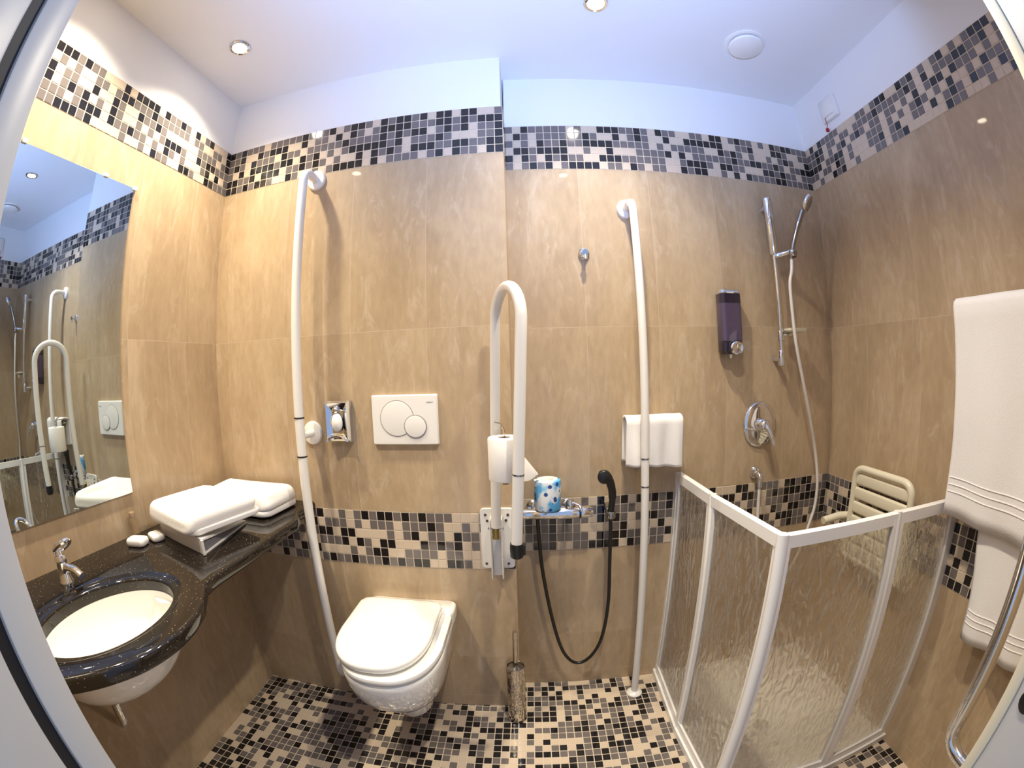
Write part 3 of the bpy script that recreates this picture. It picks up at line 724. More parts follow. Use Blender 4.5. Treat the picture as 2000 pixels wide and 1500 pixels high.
lv = [(0.040, 1.010, 0.236, 0.012), (0.060, 0.960, 0.240, 0.014), (0.088, 0.905, 0.255, 0.02), (0.112, 0.862, 0.285, 0.02), (0.130, 0.826, 0.325, 0.02), (0.141, 0.800, 0.370, 0.02), (0.146, 0.788, 0.415, 0.02), (0.147, 0.785, 0.440, 0.02), (0.147, 0.785, 0.452, 0.02), (0.144, 0.789, 0.458, 0.02), (0.130, 0.805, 0.460, 0.02)]
b.loft([dshape(hw, yf, yb, z, rb=r) for hw, yf, z, r in lv], M_PORC)
b.build('bowl', M_PORC, t, angle=60)
b = MB()
b.loft([dshape(hw, yf, yb, z, p=2.0, rb=0.008, cx=TX + 0.006) for hw, yf, z in ((0.050, 0.982, 0.146), (0.056, 0.974, 0.152), (0.062, 0.966, 0.20), (0.070, 0.955, 0.262))], M_PORC)
b.build('outlet_shroud', M_PORC, t, angle=60)
b = MB()
dk = lambda k, z: [(TX + 0.0 + (x - TX) * k, 1.165 + (y - 1.165) * (k if y < 1.165 else 1), z) for x, y in rrect(TX, 1.1595, 0.149, 0.0395, 0.016, 4)]
b.loft([dk(1.0, 0.452), dk(1.0, 0.478), dk(0.985, 0.486), dk(0.93, 0.490)], M_PORC)
b.build('rear_deck', M_PORC, t, angle=60)
def seatring(k, z, hw=0.1475, yf=0.783, ybk=1.128, cx=TX): return dshape(hw * k, yf + (1 - k) * hw, ybk - (1 - k) * 0.03, z, cx=cx, rb=0.02)
b = MB(); b.loft([seatring(0.955, 0.4665), seatring(0.99, 0.468), seatring(1.0, 0.472), seatring(1.0, 0.477), seatring(0.985, 0.483), seatring(0.94, 0.484)], M_PORC); b.build('seat', M_PORC, t, angle=60)
LX = TX - 0.020
def lid(k, z): return dshape(0.137 * k, 0.797 + (1 - k) * 0.137, 1.150 - (1 - k) * 0.05, z, cx=LX, rb=0.03)
b = MB(); b.loft([lid(0.955, 0.4935), lid(0.985, 0.495), lid(1.0, 0.500), lid(1.0, 0.509), lid(0.985, 0.515), lid(0.95, 0.518), lid(0.80, 0.5205), lid(0.4, 0.5215)], M_PORC); b.build('lid', M_PORC, t, angle=60)
for sx_ in (-0.075, 0.085):
    b = MB(); b.tube([(TX + sx_ - 0.020, 1.137, 0.493), (TX + sx_ + 0.020, 1.137, 0.493)], 0.011, M_PLAST, 14); b.build('hinge', M_PLAST, t)

# flush plate
t = thing('flush_plate', 'white rectangular flush plate with one large and one small overlapping round button', 'flush plate', (-0.367, Y1, 1.018))
FX0, FX1, FZ0, FZ1 = -0.4705, -0.2650, 1.0210, 1.1710
b = MB()
cxp, czp = (FX0 + FX1) / 2, (FZ0 + FZ1) / 2
fr = rrect(cxp, czp, (FX1 - FX0) / 2, (FZ1 - FZ0) / 2, 0.004, 4)
sc_ = lambda k: [(cxp + (x - cxp) * (1 - k / 0.103), czp + (z - czp) * (1 - k / 0.075)) for x, z in fr]
b.loft([[(x, Y1 - 0.0005, z) for x, z in fr], [(x, Y1 - 0.008, z) for x, z in fr], [(x, Y1 - 0.013, z) for x, z in sc_(0.003)], [(x, Y1 - 0.0135, z) for x, z in sc_(0.012)]], M_PLAST)
b.build('cover_plate', M_PLAST, t)
def disc_btn(name, x, z, rx_, rz_, ring_to=None):
    b = MB()
    b.lathe([(rx_, 0.0), (rx_, 0.0012), (rx_ - 0.0014, 0.0016), (rx_ - 0.0016, 0.0)], (x, Y1 - 0.0128, z), '-Y', M_GREYLINE, 48, sy=rz_ / rx_, cap0=False, cap1=False)
    b.lathe([(rx_ - 0.0016, 0.0), (rx_ - 0.0018, 0.0022), (rx_ - 0.006, 0.0030), (0.001, 0.0026)], (x, Y1 - 0.0128, z), '-Y', M_PLAST, 48, sy=rz_ / rx_, cap0=False)
    return b.build(name, None, t, angle=60)
disc_btn('large_button', -0.3895, 1.1010, 0.0530, 0.0545)
b = MB()
b.lathe([(0.0345, 0.0), (0.0345, 0.0034), (0.0331, 0.0038), (0.0328, 0.0)], (-0.3330, Y1 - 0.0128, 1.0770), '-Y', M_GREYLINE, 48, cap0=False, cap1=False)
b.lathe([(0.0328, 0.0), (0.0326, 0.0042), (0.029, 0.0050), (0.001, 0.0046)], (-0.3330, Y1 - 0.0128, 1.0770), '-Y', M_PLAST, 48, cap0=False)
b.build('small_button', None, t, angle=60)
fc = bpy.data.curves.new('plate_lettering', 'FONT'); fc.body = 'GEBERIT'; fc.size = 0.0058; fc.align_x = 'CENTER'; fc.extrude = 0.0001
ft = bpy.data.objects.new('tmp', fc); scn.collection.objects.link(ft); bpy.context.view_layer.update(); fme = bpy.data.meshes.new_from_object(ft.evaluated_get(bpy.context.evaluated_depsgraph_get())); bpy.data.objects.remove(ft); fme.materials.clear()
fo = bpy.data.objects.new('plate_lettering', fme); scn.collection.objects.link(fo); fo.parent = t
fo.rotation_euler = (math.pi / 2, 0, 0); fo.location = Vector((-0.2870, Y1 - 0.0138, 1.1455)) - t.location; fme.materials.append(M_MARK)

# tissue dispenser
t = thing('tissue_dispenser', 'small chrome tissue dispenser on the wall between the grab rail and the flush plate', 'tissue holder', (-0.58, Y1, 1.03))
b = MB()
X0, X1, Z0, Z1 = -0.6225, -0.5400, 1.030, 1.158
def fr2(x0, x1, z0, z1, y): return [(x0, y, z0), (x1, y, z0), (x1, y, z1), (x0, y, z1)]
b.loft([fr2(X0, X1, Z0, Z1, Y1 - 0.0005), fr2(X0, X1, Z0, Z1, Y1 - 0.022), fr2(X0 + 0.006, X1 - 0.006, Z0 + 0.006, Z1 - 0.006, Y1 - 0.034)], M_CHROME, True, False)
R0 = fr2(X0 + 0.006, X1 - 0.006, Z0 + 0.006, Z1 - 0.006, Y1 - 0.034)
# pyramid-like inward facets to the slot
cx_, cz_ = (X0 + X1) / 2, (Z0 + Z1) / 2
b.loft([R0, fr2(cx_ - 0.019, cx_ + 0.019, cz_ - 0.036, cz_ + 0.034, Y1 - 0.024)], M_CHROME, False, True)
b.build('chrome_case', M_CHROME, t, smooth=False)
b = MB()
b.lathe([(0.0, 0.0), (0.014, 0.002), (0.019, 0.008), (0.016, 0.015), (0.001, 0.018)], (cx_ + 0.001, Y1 - 0.023, cz_ - 0.002), '-Y', M_PAPER, 20, sy=1.55); b.build('tissue', M_PAPER, t, angle=60)
b = MB(); b.lathe([(0.011, 0.0), (0.011, 0.008), (0.006, 0.012), (0.001, 0.012)], (cx_ - 0.003, Y1 - 0.026, cz_ + 0.036), '-Y', M_CHROME, 16, sy=0.8); b.build('top_tab', M_CHROME, t)
b = MB()
ar = [(cx_ + 0.034 * math.cos(a), Y1 - 0.037, Z0 + 0.004 + 0.018 * math.sin(a)) for a in [math.pi * i / 12 for i in range(13)]]
b.tube(ar, 0.0045, M_CHROME, 8); b.build('bottom_lip', M_CHROME, t)

# ------------------------------------------------------------------ bidet mixer with hand shower
mz = 0.777; my = 1.262
t = thing('bidet_mixer', 'chrome thermostatic mixer bar on the wall beside the support rail', 'mixer', (0.08, Y2, mz))
b = MB(); b.lathe([(0.015, 0.0), (0.0175, 0.003), (0.0175, 0.045), (0.019, 0.048), (0.019, 0.165), (0.0175, 0.172), (0.0175, 0.182)], (-0.030, my, mz), 'X', M_CHROME, 28); b.build('mixer_body', M_CHROME, t)
b = MB(); b.lathe([(0.0195, 0.0), (0.0195, 0.006)], (0.152, my, mz), 'X', M_BLACK, 28); b.build('joint_ring', M_BLACK, t)
b = MB(); b.lathe([(0.0180, 0.0), (0.0180, 0.030), (0.014, 0.038), (0.001, 0.040)], (0.158, my, mz), 'X', M_CHROME, 28); b.build('temperature_knob', M_CHROME, t)
for x in (0.010, 0.120):
    b = MB(); b.tube([(x, my + 0.015, mz), (x, Y2 - 0.010, mz)], 0.010, M_CHROME, 16); b.lathe([(0.026, 0), (0.026, 0.006), (0.020, 0.012), (0.011, 0.013)], (x, Y2 - 0.0005, mz), '-Y', M_CHROME, 24); b.build('wall_union', M_CHROME, t)
b = MB(); b.lathe([(0.013, 0), (0.015, 0.008), (0.015, 0.022), (0.010, 0.030), (0.001, 0.031)], (0.124, my, mz + 0.014), 'Z', M_CHROME, 20); b.tube([(0.126, my - 0.004, mz + 0.036), (0.150, my - 0.020, mz + 0.030), (0.158, my - 0.030, mz + 0.014)], [0.006, 0.005, 0.005], M_CHROME, 12); b.build('lever', M_CHROME, t)
# wrapped spare roll standing on it
rx0, rz0 = 0.052, mz + 0.0192
t = thing('wrapped_toilet_roll', 'spare toilet roll in blue flower-print wrap standing on the chrome mixer', 'toilet paper', (rx0, 1.245, rz0), 'toilet rolls')
b = MB(); b.lathe([(0.030, 0.0002), (0.040, 0.002), (0.0425, 0.010), (0.0420, 0.050), (0.0425, 0.088), (0.0410, 0.096), (0.032, 0.098)], (rx0, 1.255, rz0), 'Z', M_FLORAL, 36, cap1=False)
b.lathe([(0.032, 0.098), (0.018, 0.096), (0.016, 0.085), (0.001, 0.080)], (rx0, 1.255, rz0), 'Z', M_SOAPW, 36, cap0=False)
b.build('printed_wrap', None, t, angle=60)

# hand shower
t = thing('hand_shower', 'black bidet hand shower with a long black hose hanging in a loop', 'hand shower', (0.255, 1.27, 0.78))
b = MB()
b.tube(spline([(0.2560, 1.268, 0.770), (0.2590, 1.262, 0.815), (0.2560, 1.256, 0.850), (0.2450, 1.250, 0.885), (0.2330, 1.245, 0.903), (0.2180, 1.236, 0.905)], 5), [0.0105] * 6 + [0.0125] * 6 + [0.0135] * 8 + [0.014] * 6, M_BLACK, 18)
b.lathe([(0.010, 0.0), (0.020, 0.006), (0.021, 0.016), (0.017, 0.020), (0.001, 0.021)], (0.226, 1.243, 0.900), '-Y', M_BLACK, 22, sy=1.05)
b.build('spray_head', M_BLACK, t, angle=60)
b = MB()
b.tube(spline([(0.2560, 1.268, 0.755), (0.2575, 1.27, 0.70), (0.2590, 1.27, 0.58), (0.2610, 1.27, 0.42), (0.2480, 1.272, 0.28), (0.2200, 1.275, 0.195), (0.1790, 1.28, 0.148), (0.1380, 1.28, 0.160), (0.1000, 1.28, 0.230), (0.0650, 1.28, 0.375), (0.0350, 1.275, 0.560), (0.0240, 1.268, 0.690), (0.0200, my, mz - 0.018)], 8), 0.0062, M_BLACK, 14)
b.build('hose', M_BLACK, t)
b = MB(); b.box((0.243, 1.272, 0.762), (0.271, Y2 - 0.0005, 0.782), M_STEEL, 0.003); b.lathe([(0.015, 0), (0.016, 0.004), (0.016, 0.018), (0.0125, 0.024)], (0.2565, 1.268, 0.750), 'Z', M_STEEL, 20, cap0=False, cap1=False)
tag(b.build('hand_shower_holder', M_STEEL), 'small grey wall clip holding the black hand shower on the mosaic border', 'holder')

# robe hook
t = thing('robe_hook', 'small round chrome hook high on the recessed wall between the two white rails', 'hook', (0.197, Y2, 1.605))
b = MB(); b.lathe([(0.0185, 0.0), (0.0185, 0.006), (0.014, 0.011), (0.008, 0.013)], (0.197, Y2 - 0.0005, 1.605), '-Y', M_CHROME, 28, sy=1.1); b.build('rose', M_CHROME, t)
b = MB(); b.tube([(0.197, Y2 - 0.012, 1.605), (0.197, Y2 - 0.030, 1.603), (0.197, Y2 - 0.036, 1.603)], [0.006, 0.006, 0.010], M_CHROME, 16); b.tube([(0.197, Y2 - 0.030, 1.600), (0.197, Y2 - 0.032, 1.582)], [0.005, 0.007], M_CHROME, 14); b.build('knob', M_CHROME, t)

# soap dispenser
t = thing('soap_dispenser', 'translucent violet soap dispenser with chrome push button beside the shower rail', 'soap dispenser', (0.69, Y2, 1.27))
sx0, sx1 = 0.648, 0.729
cxd = (sx0 + sx1) / 2; hwd = (sx1 - sx0) / 2
def pod(k, z, d, y0=Y2 - 0.0005):
    pts = rrect(cxd, y0 - d / 2, hwd * k, d / 2, min(0.016, d * .45), 5); return [(x, y, z) for x, y in pts]
b = MB(); b.loft([pod(0.96, 1.308, 0.052), pod(1.0, 1.312, 0.055), pod(1.0, 1.462, 0.055)], M_VIOLET); b.build('soap_tank', M_VIOLET, t)
b = MB(); b.loft([pod(1.005, 1.438, 0.0556), pod(1.005, 1.470, 0.0556)], M_VIODK); b.build('tank_collar', M_VIODK, t)
b = MB(); b.loft([pod(1.01, 1.470, 0.056), pod(1.01, 1.474, 0.057), pod(0.97, 1.482, 0.052), pod(0.85, 1.485, 0.045)], M_CHROME); b.build('lid', M_CHROME, t)
b = MB(); b.loft([pod(0.86, 1.268, 0.042), pod(0.97, 1.276, 0.050), pod(0.985, 1.308, 0.053)], M_VIODK); b.build('base', M_VIODK, t)
b = MB(); b.lathe([(0.026, 0.0), (0.026, 0.008), (0.022, 0.012), (0.014, 0.008), (0.001, 0.007)], (cxd + 0.010, Y2 - 0.052, 1.288), '-Y', M_CHROME, 28, sx=0.95, sy=0.85); b.tube([(cxd, Y2 - 0.030, 1.266), (cxd, Y2 - 0.030, 1.254)], [0.006, 0.004], M_CHROME, 12); b.build('push_button', M_CHROME, t)

# ------------------------------------------------------------------ shower set
ry_ = 1.288; rxx = 0.8880
t = thing('shower_riser_rail', 'chrome vertical shower rail on the recessed wall near the right corner', 'shower rail', (rxx, ry_, 1.23))
b = MB(); b.tube([(rxx, ry_, 1.232), (rxx, ry_, 1.820)], 0.0088, M_CHROME, 18); b.build('riser_tube', M_CHROME, t)
b = MB(); b.lathe([(0.0135, 0.0), (0.0165, 0.006), (0.0165, 0.205), (0.0150, 0.214), (0.001, 0.215)], (rxx - 0.001, ry_, 1.615), 'Z', M_CHROME, 22); b.tube([(rxx, ry_ + 0.01, 1.80), (rxx, Y2 - 0.001, 1.80)], 0.010, M_CHROME, 14); b.build('upper_sleeve', M_CHROME, t)
b = MB(); b.lathe([(0.0115, 0.0), (0.0125, 0.003), (0.0125, 0.048), (0.0100, 0.052)], (rxx, ry_, 1.226), 'Z', M_CHROME, 20); b.tube([(rxx, ry_ + 0.01, 1.250), (rxx, Y2 - 0.001, 1.250)], 0.010, M_CHROME, 14); b.build('lower_sleeve', M_CHROME, t)
b = MB(); b.tube([(rxx, ry_, 1.612), (rxx + 0.030, ry_ - 0.020, 1.618), (rxx + 0.046, ry_ - 0.050, 1.622)], [0.011, 0.009, 0.009], M_CHROME, 14); b.lathe([(0.013, 0), (0.015, 0.006), (0.015, 0.020), (0.013, 0.024)], (rxx + 0.046, ry_ - 0.052, 1.600), 'Z', M_STEEL, 18, cap0=False, cap1=False); b.build('slider', M_CHROME, t)
t2 = thing('rail_soap_dish', 'small pale soap dish clamped low on the chrome shower rail', 'soap dish', (rxx, ry_, 1.33))
b = MB(); b.loft([[(x, y, z) for x, y in rrect(rxx + 0.052, ry_ - 0.020, hw, hl, 0.010, 5)] for hw, hl, z in ((0.036, 0.018, 1.340), (0.042, 0.022, 1.346), (0.042, 0.022, 1.354), (0.038, 0.018, 1.354), (0.034, 0.014, 1.346))], M_CREAM); b.build('dish', M_CREAM, t2)
b = MB(); b.lathe([(0.0128, 0), (0.0135, 0.004), (0.0135, 0.030), (0.0128, 0.034)], (rxx, ry_, 1.312), 'Z', M_CHROME, 18, cap0=False, cap1=False); b.tube([(rxx + 0.010, ry_ - 0.005, 1.330), (rxx + 0.045, ry_ - 0.020, 1.338)], 0.007, M_CHROME, 12); b.tube([(rxx + 0.052, ry_ - 0.020, 1.318), (rxx + 0.052, ry_ - 0.020, 1.340)], [0.011, 0.008], M_CHROME, 14); b.build('clamp', M_CHROME, t2)
hx, hy = rxx + 0.046, ry_ - 0.052
t = thing('hand_shower', 'chrome hand shower with pale flexible hose resting in the rail slider', 'hand shower', (hx, hy, 1.62))
b = MB(); b.tube(spline([(hx - 0.006, hy + 0.003, 1.592), (hx + 0.000, hy, 1.625), (hx + 0.026, hy - 0.010, 1.700), (hx + 0.056, hy - 0.022, 1.770)], 5), [0.0072] * 6 + [0.0080] * 5 + [0.0100] * 5, M_STEEL, 16); b.build('handle', M_STEEL, t)
b = MB()
hd = Vector((hx + 0.078, hy - 0.030, 1.800)); nrm = Vector((0.55, -0.55, -0.50)).normalized()
aa = nrm.orthogonal().normalized(); bb_ = nrm.cross(aa)
def dring(r, h): return [hd + nrm * h + (aa * math.cos(q) + bb_ * math.sin(q)) * r for q in [2 * math.pi * i / 28 for i in range(28)]]
b.loft([dring(0.006, -0.016), dring(0.024, -0.012), dring(0.036, -0.004), dring(0.038, 0.003), dring(0.035, 0.008), dring(0.031, 0.009)], M_CHROME, True, False)
b.loft([dring(0.031, 0.009), dring(0.028, 0.0075), dring(0.001, 0.0085)], M_STEEL, False, True)
b.build('spray_disc', None, t, angle=50)
b = MB()
b.tube(spline([(hx - 0.006, hy + 0.003, 1.592), (0.9160, 1.230, 1.550), (0.8960, 1.222, 1.485), (0.9030, 1.220, 1.318), (0.9420, 1.234, 1.181), (1.0010, 1.258, 1.030), (1.0460, 1.276, 0.917), (1.0670, 1.272, 0.800), (1.0670, 1.270, 0.709), (1.0500, 1.268, 0.640), (1.000, 1.26, 0.500), (0.930, 1.26, 0.400), (0.865, 1.27, 0.420), (0.826, 1.285, 0.560), (0.815, 1.292, 0.715), (0.812, 1.292, 0.800)], 7), 0.0060, M_HOSE, 12)
b.build('hose', M_HOSE, t)
t = thing('hose_elbow', 'small chrome wall elbow feeding the shower hose at the lower mosaic border', 'wall elbow', (0.812, Y2, 0.84))
b = MB(); b.lathe([(0.021, 0.0), (0.021, 0.006), (0.016, 0.014), (0.010, 0.016)], (0.812, Y2 - 0.0005, 0.845), '-Y', M_CHROME, 26, sy=1.15); b.build('rose', M_CHROME, t)
b = MB(); b.tube(arc_path([(0.812, Y2 - 0.010, 0.845), (0.812, 1.292, 0.845), (0.812, 1.292, 0.800)], 0.018), 0.0095, M_CHROME, 16); b.build('outlet', M_CHROME, t)
# mixer escutcheon
ex, ez = 0.8230, 1.0190
t = thing('shower_valve', 'round chrome shower valve with a pointed lever on the recessed wall', 'shower valve', (ex, Y2, ez))
b = MB(); b.lathe([(0.0700, 0.0), (0.0705, 0.003), (0.066, 0.008), (0.045, 0.012), (0.024, 0.014)], (ex, Y2 - 0.0005, ez), '-Y', M_CHROME, 48, sy=1.17); b.build('cover_disc', M_CHROME, t, angle=60)
b = MB(); b.lathe([(0.024, 0.0), (0.023, 0.020), (0.020, 0.034), (0.014, 0.040), (0.001, 0.042)], (ex, Y2 - 0.012, ez), '-Y', M_CHROME, 30, sy=1.05); b.build('valve_hub', M_CHROME, t, angle=60)
b = MB(); b.tube(spline([(ex + 0.002, Y2 - 0.045, ez), (ex + 0.010, Y2 - 0.058, ez - 0.020), (ex + 0.018, Y2 - 0.064, ez - 0.045), (ex + 0.024, Y2 - 0.068, ez - 0.066)], 4), [0.011] * 4 + [0.009] * 4 + [0.0075] * 5, M_CHROME, 14); b.build('lever', M_CHROME, t)

# ------------------------------------------------------------------ folding shower seat on the right wall
t = thing('folding_chair', 'cream slatted fold-up shower seat on the right wall behind the screen', 'shower seat', (1.10, 0.98, 0.5))
sxp = 1.120
def sp(y, z, dx=0.0): return Vector((sxp + dx, y, z))
b = MB()
fr_ = arc_path([sp(1.118, 0.560, 0.0), sp(1.108, 0.884, -0.008), sp(0.842, 0.884, -0.008), sp(0.836, 0.560, 0.0)], 0.045, 8)
b.tube(fr_, 0.0125, M_CREAM, 16); b.tube([sp(1.118, 0.565), sp(0.836, 0.565)], 0.0125, M_CREAM, 16); b.build('frame', M_CREAM, t)
for i in range(6):
    z = 0.846 - i * 0.050
    b = MB(); b.box((sxp - 0.012, 0.850, z - 0.020), (sxp + 0.004, 1.106, z + 0.020), M_CREAM, 0.007, 3); b.build('slat', M_CREAM, t)
b = MB(); b.tube(arc_path([sp(1.128, 0.700, 0.020), sp(1.150, 0.700, -0.020), sp(1.155, 0.690, -0.10)], 0.03), [0.014] * 11, M_CREAM, 14); b.build('pivot_arm', M_CREAM, t)
b = MB(); b.box((sxp + 0.012, 0.860, 0.56), (XR - 0.0005, 0.900, 0.74), M_CREAM, 0.004); b.build('wall_mount', M_CREAM, t)
b = MB(); b.box((sxp + 0.012, 1.070, 0.56), (XR - 0.0005, 1.110, 0.74), M_CREAM, 0.004); b.build('wall_mount', M_CREAM, t)

# ------------------------------------------------------------------ shower screen and tray
SZ = 0.872
b = MB(); b.box((SX0 + 0.004, SY0 + 0.004, 0.0), (XR - 0.0005, Y2 - 0.0005, 0.014), mat('tray_cream', (0.84, 0.79, 0.70), 0.25), 0.003)
t = b.build('shower_tray', None); tag(t, 'flat cream shower tray behind the folding screen', 'shower tray')
b = MB(); b.lathe([(0.030, 0), (0.030, 0.0015), (0.001, 0.003)], (0.78, 0.93, 0.0142), 'Z', M_CHROME, 20); b.build('drain_cover', M_CHROME, t)
t = thing('shower_screen', 'half-height white-framed folding shower screen with rain-pattern panes around the tray', 'shower screen', (SX0, SY0, 0))
def bar(b, p, q, wx, wy, m=M_ALU, bev=0.002):
    """straight bar p->q of rectangular section"""
    p, q = Vector(p), Vector(q); d = (q - p); L_ = d.length; dn = d.normalized()
    up = Vector((0, 0, 1)) if abs(dn.z) < 0.9 else Vector((0, 1, 0))
    s1 = dn.cross(up).normalized(); s2 = s1.cross(dn)
    rg = lambda o, k: [o + s1 * (sx * wx / 2 * k) + s2 * (sy * wy / 2 * k) for sx, sy in ((1, 1), (-1, 1), (-1, -1), (1, -1))]
    b.loft([rg(p, 1), rg(q, 1)], m)
# plan points of the screen line
PW = Vector((SX0, Y2 - 0.001, 0)); PM = Vector((0.512, 1.060, 0)); PCN = Vector((0.540, 0.738, 0)); PM2 = Vector((0.905, 0.722, 0)); PR = Vector((XR - 0.001, 0.705, 0))
bot = {0: Vector((0.497, Y2 - 0.001, 0)), 1: Vector((0.490, 1.000, 0)), 2: Vector((0.512, 0.690, 0)), 3: Vector((0.885, 0.672, 0)), 4: Vector((XR - 0.001, 0.690, 0))}
TOP = [PW, PM, PCN, PM2, PR]
def leaf(a_t, c_t, a_b, c_b, nm):
    zt, zb = SZ - 0.014, 0.045
    at_, ct_ = a_t + Vector((0, 0, zt)), c_t + Vector((0, 0, zt)); ab_, cb_ = a_b + Vector((0, 0, zb)), c_b + Vector((0, 0, zb))
    d = (ct_ - at_).normalized() * 0.011
    fr = thing('x', 'x', 'x'); bpy.data.objects.remove(fr)
    b = MB()
    bar(b, at_, ct_, 0.020, 0.030); bar(b, ab_, cb_, 0.018, 0.026)
    bar(b, ab_ + d, at_ + d, 0.016, 0.020); bar(b, cb_ - d, ct_ - d, 0.016, 0.020)
    f = b.build('panel_frame', M_ALU, t, smooth=False)
    b = MB(); n_ = (ct_ - at_).cross(Vector((0, 0, 1))).normalized() * 0.0018
    k = 0.014; e = (ct_ - at_).normalized() * k; e2 = (cb_ - ab_).normalized() * k; u_ = Vector((0, 0, 0.010))
    q = [ab_ + e2 + u_, cb_ - e2 + u_, ct_ - e - u_, at_ + e - u_]
    b.loft([[p - n_ for p in q], [p + n_ for p in q]], M_RAIN); b.build('pane', M_RAIN, t, smooth=False)
b0, b1, b2, b3, b4 = (bot[i] for i in range(5))
leaf(PW + Vector((0, -0.012, 0)), PM, b0 + Vector((0, -0.012, 0)), b1, 'a'); leaf(PM, PCN, b1, b2, 'b'); leaf(PCN, PM2, b2, b3, 'c'); leaf(PM2, PR + Vector((-0.012, 0, 0)), b3, b4 + Vector((-0.012, 0, 0)), 'd')
for i in (1, 2, 3):
    b = MB(); bb2 = bot[i] + Vector((0, 0, 0.02)); tt2 = TOP[i] + Vector((0, 0, SZ + 0.004))
    b.tube([bb2, tt2], 0.0115 if i != 2 else 0.015, M_ALU, 12); b.build('hinge_post', M_ALU, t)
for i in (0, 4):
    b = MB(); bar(b, bot[i] + Vector((0, 0, 0.015)) + Vector((-.008 if i == 4 else 0, -.008 if i == 0 else 0, 0)), TOP[i] + Vector((0, 0, SZ)) + Vector((-.008 if i == 4 else 0, -.008 if i == 0 else 0, 0)), 0.020, 0.016); b.build('wall_profile', M_ALU, t, smooth=False)
b = MB()
bar(b, b0 + Vector((0, 0, 0.014)), b1 + Vector((0, 0, 0.014)), 0.034, 0.026); bar(b, b1 + Vector((0, 0, 0.014)), b2 + Vector((0, 0, 0.014)), 0.034, 0.026)
bar(b, b2 + Vector((0, 0, 0.014)), b3 + Vector((0, 0, 0.014)), 0.034, 0.026); bar(b, b3 + Vector((0, 0, 0.014)), b4 + Vector((0, 0, 0.014)), 0.034, 0.026)
b.build('floor_track', M_ALU, t, smooth=False)

# small towel on a wall holder
t = thing('towel_bar', 'short chrome wall bar carrying the small white towel', 'towel rail', (0.39, Y2, 1.05))
b = MB(); b.tube([(0.315, 1.2915, 1.050), (0.478, 1.2915, 1.050)], 0.006, M_CHROME, 12)
for x in (0.330, 0.463): b.tube([(x, 1.2915, 1.050), (x, Y2 - 0.001, 1.050)], 0.006, M_CHROME, 10)
b.build('bar', M_CHROME, t)
def draped(name, ax, c0, c1, front, back, ztop, zf, zb, th, seed, label, cat, grp, wave=0.004, nseg=44, rad=0.012, m=M_TOWEL, slope=0.0, hem=None, slopeb=0.0, shear=0.0):
    """cloth over a bar. ax='x': bar runs along x, drop surfaces at y=front/back; ax='y': bar along y, surfaces at x=front/back"""
    b = MB(); prof = []
    H1 = 16
    for i in range(H1 + 1): prof.append((front, zf, i / H1, 0))
    rows_ = []
    def P(u, side, k):   # k 0 bottom..1 top
        s_ = slope * (u - 0.5) if side == 0 else slopeb * (u - 0.5)
        z0 = (zf if side == 0 else zb) + s_
        z = z0 + (ztop - rad - z0) * k
        off = front if side == 0 else back
        am = wave * (1.15 - k * 0.8)
        off += am * math.sin(u * 17 + seed) + am * 0.8 * noise.noise(Vector((u * 4.1 + seed, z * 5.0, side * 3.3)))
        c = c0 + (c1 - c0) * u + shear * (1 - k) + 0.003 * noise.noise(Vector((z * 7, seed, u)))
        return c, off, z
    lines_ = []
    for j in range(nseg + 1):
        u = j / nseg; ln = []
        for i in range(H1 + 1): ln.append(P(u, 0, i / H1))
        cf = P(u, 0, 1); cb = P(u, 1, 1)
        for i in range(1, 6):
            a = math.pi * i / 6; mid = (cf[1] + cb[1]) / 2; hw = (cb[1] - cf[1]) / 2
            ln.append((cf[0], mid - hw * math.cos(a), (cf[2] + cb[2]) / 2 + rad * math.sin(a)))
        for i in range(H1, -1, -1): ln.append(P(u, 1, i / H1))
        lines_.append(ln)
    def tow(p): return (p[0], p[1], p[2]) if ax == 'x' else (p[1], p[0], p[2])
    G = [[b.bm.verts.new(tow(p)) for p in ln] for ln in lines_]
    for a, c in zip(G, G[1:]):
        for i in range(len(a) - 1): b.face((a[i], a[i + 1], c[i + 1], c[i]), m)
    o = b.build(name, m, angle=80)
    md = o.modifiers.new('thickness', 'SOLIDIFY'); md.thickness = th; md.offset = 0.0
    tag(o, label, cat, grp)
    for kz in (hem or ()):
        b = MB()
        b.tube([(lambda q: tow((q[0], q[1] - th * 0.5 * (1 if back > front else -1), q[2])))(P(0.012 + 0.976 * i / 30, 0, kz)) for i in range(31)], 0.0022, m, 6)
        b.build('hem_band', m, o)
    return o
draped('hand_towel', 'x', 0.303, 0.490, 1.263, 1.320, 1.076, 0.915, 0.925, 0.009, 2.0, 'small white towel hanging folded over the bar behind the grab rail by the shower screen', 'towel', None, wave=0.008, nseg=36, rad=0.016, slope=-0.012)

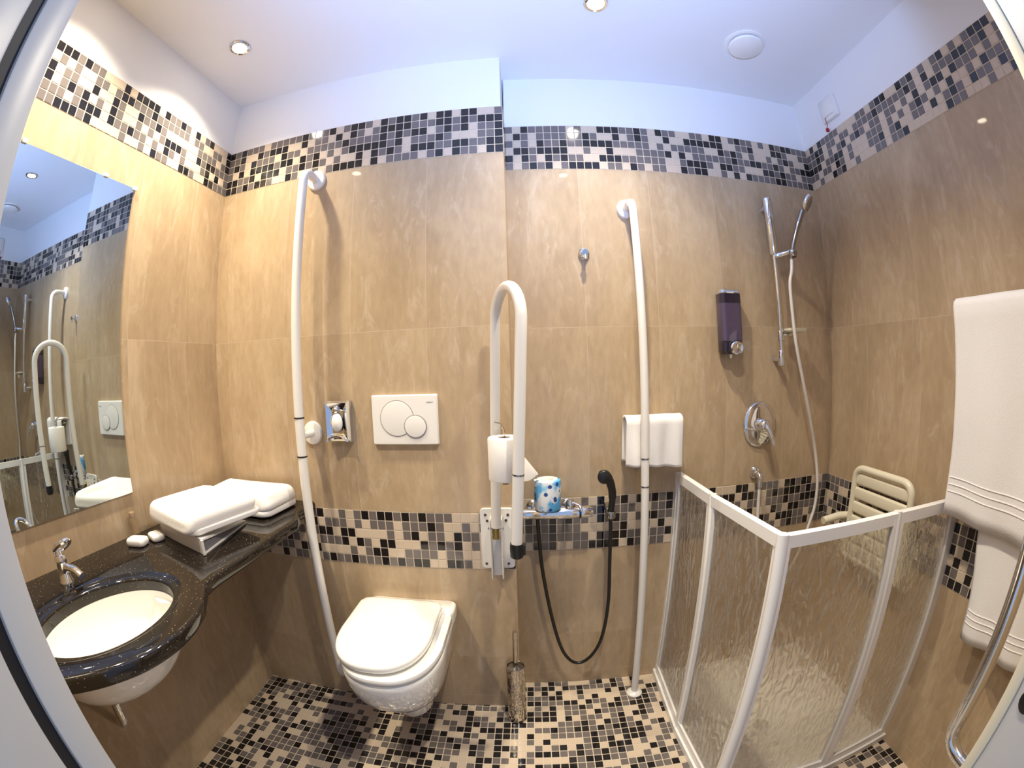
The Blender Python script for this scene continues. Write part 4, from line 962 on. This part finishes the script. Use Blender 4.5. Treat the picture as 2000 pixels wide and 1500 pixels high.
# towels on the right wall, rail hidden under the big one
def towel_material():
    m = mat('white_terry_banded', (0.80, 0.77, 0.75), 0.95, bump=(420, 0.5, 0.0015)); return m
t = thing('towel_rail', 'towel rail on the right wall, hidden under the large hanging towel', 'towel rail', (XR, 0.5, 1.38))
for z in (1.372, 0.930):
    b = MB(); b.tube([(1.112, 0.250, z), (1.112, 0.655, z)], 0.008, M_CHROME, 14)
    for y in (0.280, 0.630): b.tube([(1.112, y, z), (XR - 0.001, y, z)], 0.007, M_CHROME, 12)
    b.build('rail_bar', M_CHROME, t)
o1 = draped('bath_towel', 'y', 0.240, 0.690, 1.080, 1.146, 1.394, 0.838, 1.00, 0.010, 5.0, 'large white towel hanging on the right wall, upper one with a striped hem', 'towel', 'towels on the right wall', wave=0.006, slope=0.02, rad=0.020, hem=(0.12, 0.155, 0.19))
o2 = draped('bath_towel', 'y', 0.230, 0.585, 1.102, 1.130, 0.945, 0.545, 0.58, 0.010, 8.0, 'large white towel hanging lower, partly behind the upper towel, on the right wall', 'towel', 'towels on the right wall', wave=0.007, slope=0.0, rad=0.018, shear=-0.055, hem=(0.13, 0.175, 0.22))
# ------------------------------------------------------------------ toilet brush
t = thing('toilet_brush', 'chrome toilet brush standing in a cylindrical holder on the floor beside the wall step', 'toilet brush', (-0.060, 1.130, 0))
bxx, byy = -0.060, 1.135
b = MB(); b.lathe([(0.0315, 0.0), (0.0335, 0.002), (0.0335, 0.008), (0.0315, 0.012), (0.0315, 0.262), (0.0305, 0.266), (0.0285, 0.266), (0.0285, 0.03), (0.001, 0.03)], (bxx, byy, 0.0002), 'Z', M_HAMMER, 36, cap0=True); b.build('holder_cup', M_HAMMER, t)
b = MB(); b.lathe([(0.0280, 0.250), (0.0275, 0.2605), (0.010, 0.263), (0.008, 0.266)], (bxx, byy, 0), 'Z', M_STEEL, 28); b.build('lid_disc', M_STEEL, t)
b = MB(); b.tube([(bxx, byy, 0.262), (bxx + 0.002, byy - 0.002, 0.415)], 0.0085, M_HAMMER, 16); b.build('handle', M_HAMMER, t)

# ------------------------------------------------------------------ grab handle beside the door
t = thing('door_side_grab_bar', 'curved chrome grab bar in the right foreground in front of the hanging towels', 'grab bar', (0.600, 0.2, 0.7))
b = MB(); b.tube(arc_path([(0.600, YF + 0.001, 0.690), (0.600, 0.228, 0.700), (0.600, 0.224, 1.29), (0.600, YF + 0.001, 1.30)], 0.045, 10), 0.0118, M_CHROME, 20); b.build('bar', M_CHROME, t)
for z in (0.690, 1.30):
    b = MB(); b.lathe([(0.026, 0), (0.026, 0.006), (0.012, 0.010)], (0.600, YF + 0.0005, z), 'Y', M_CHROME, 24); b.build('flange', M_CHROME, t)
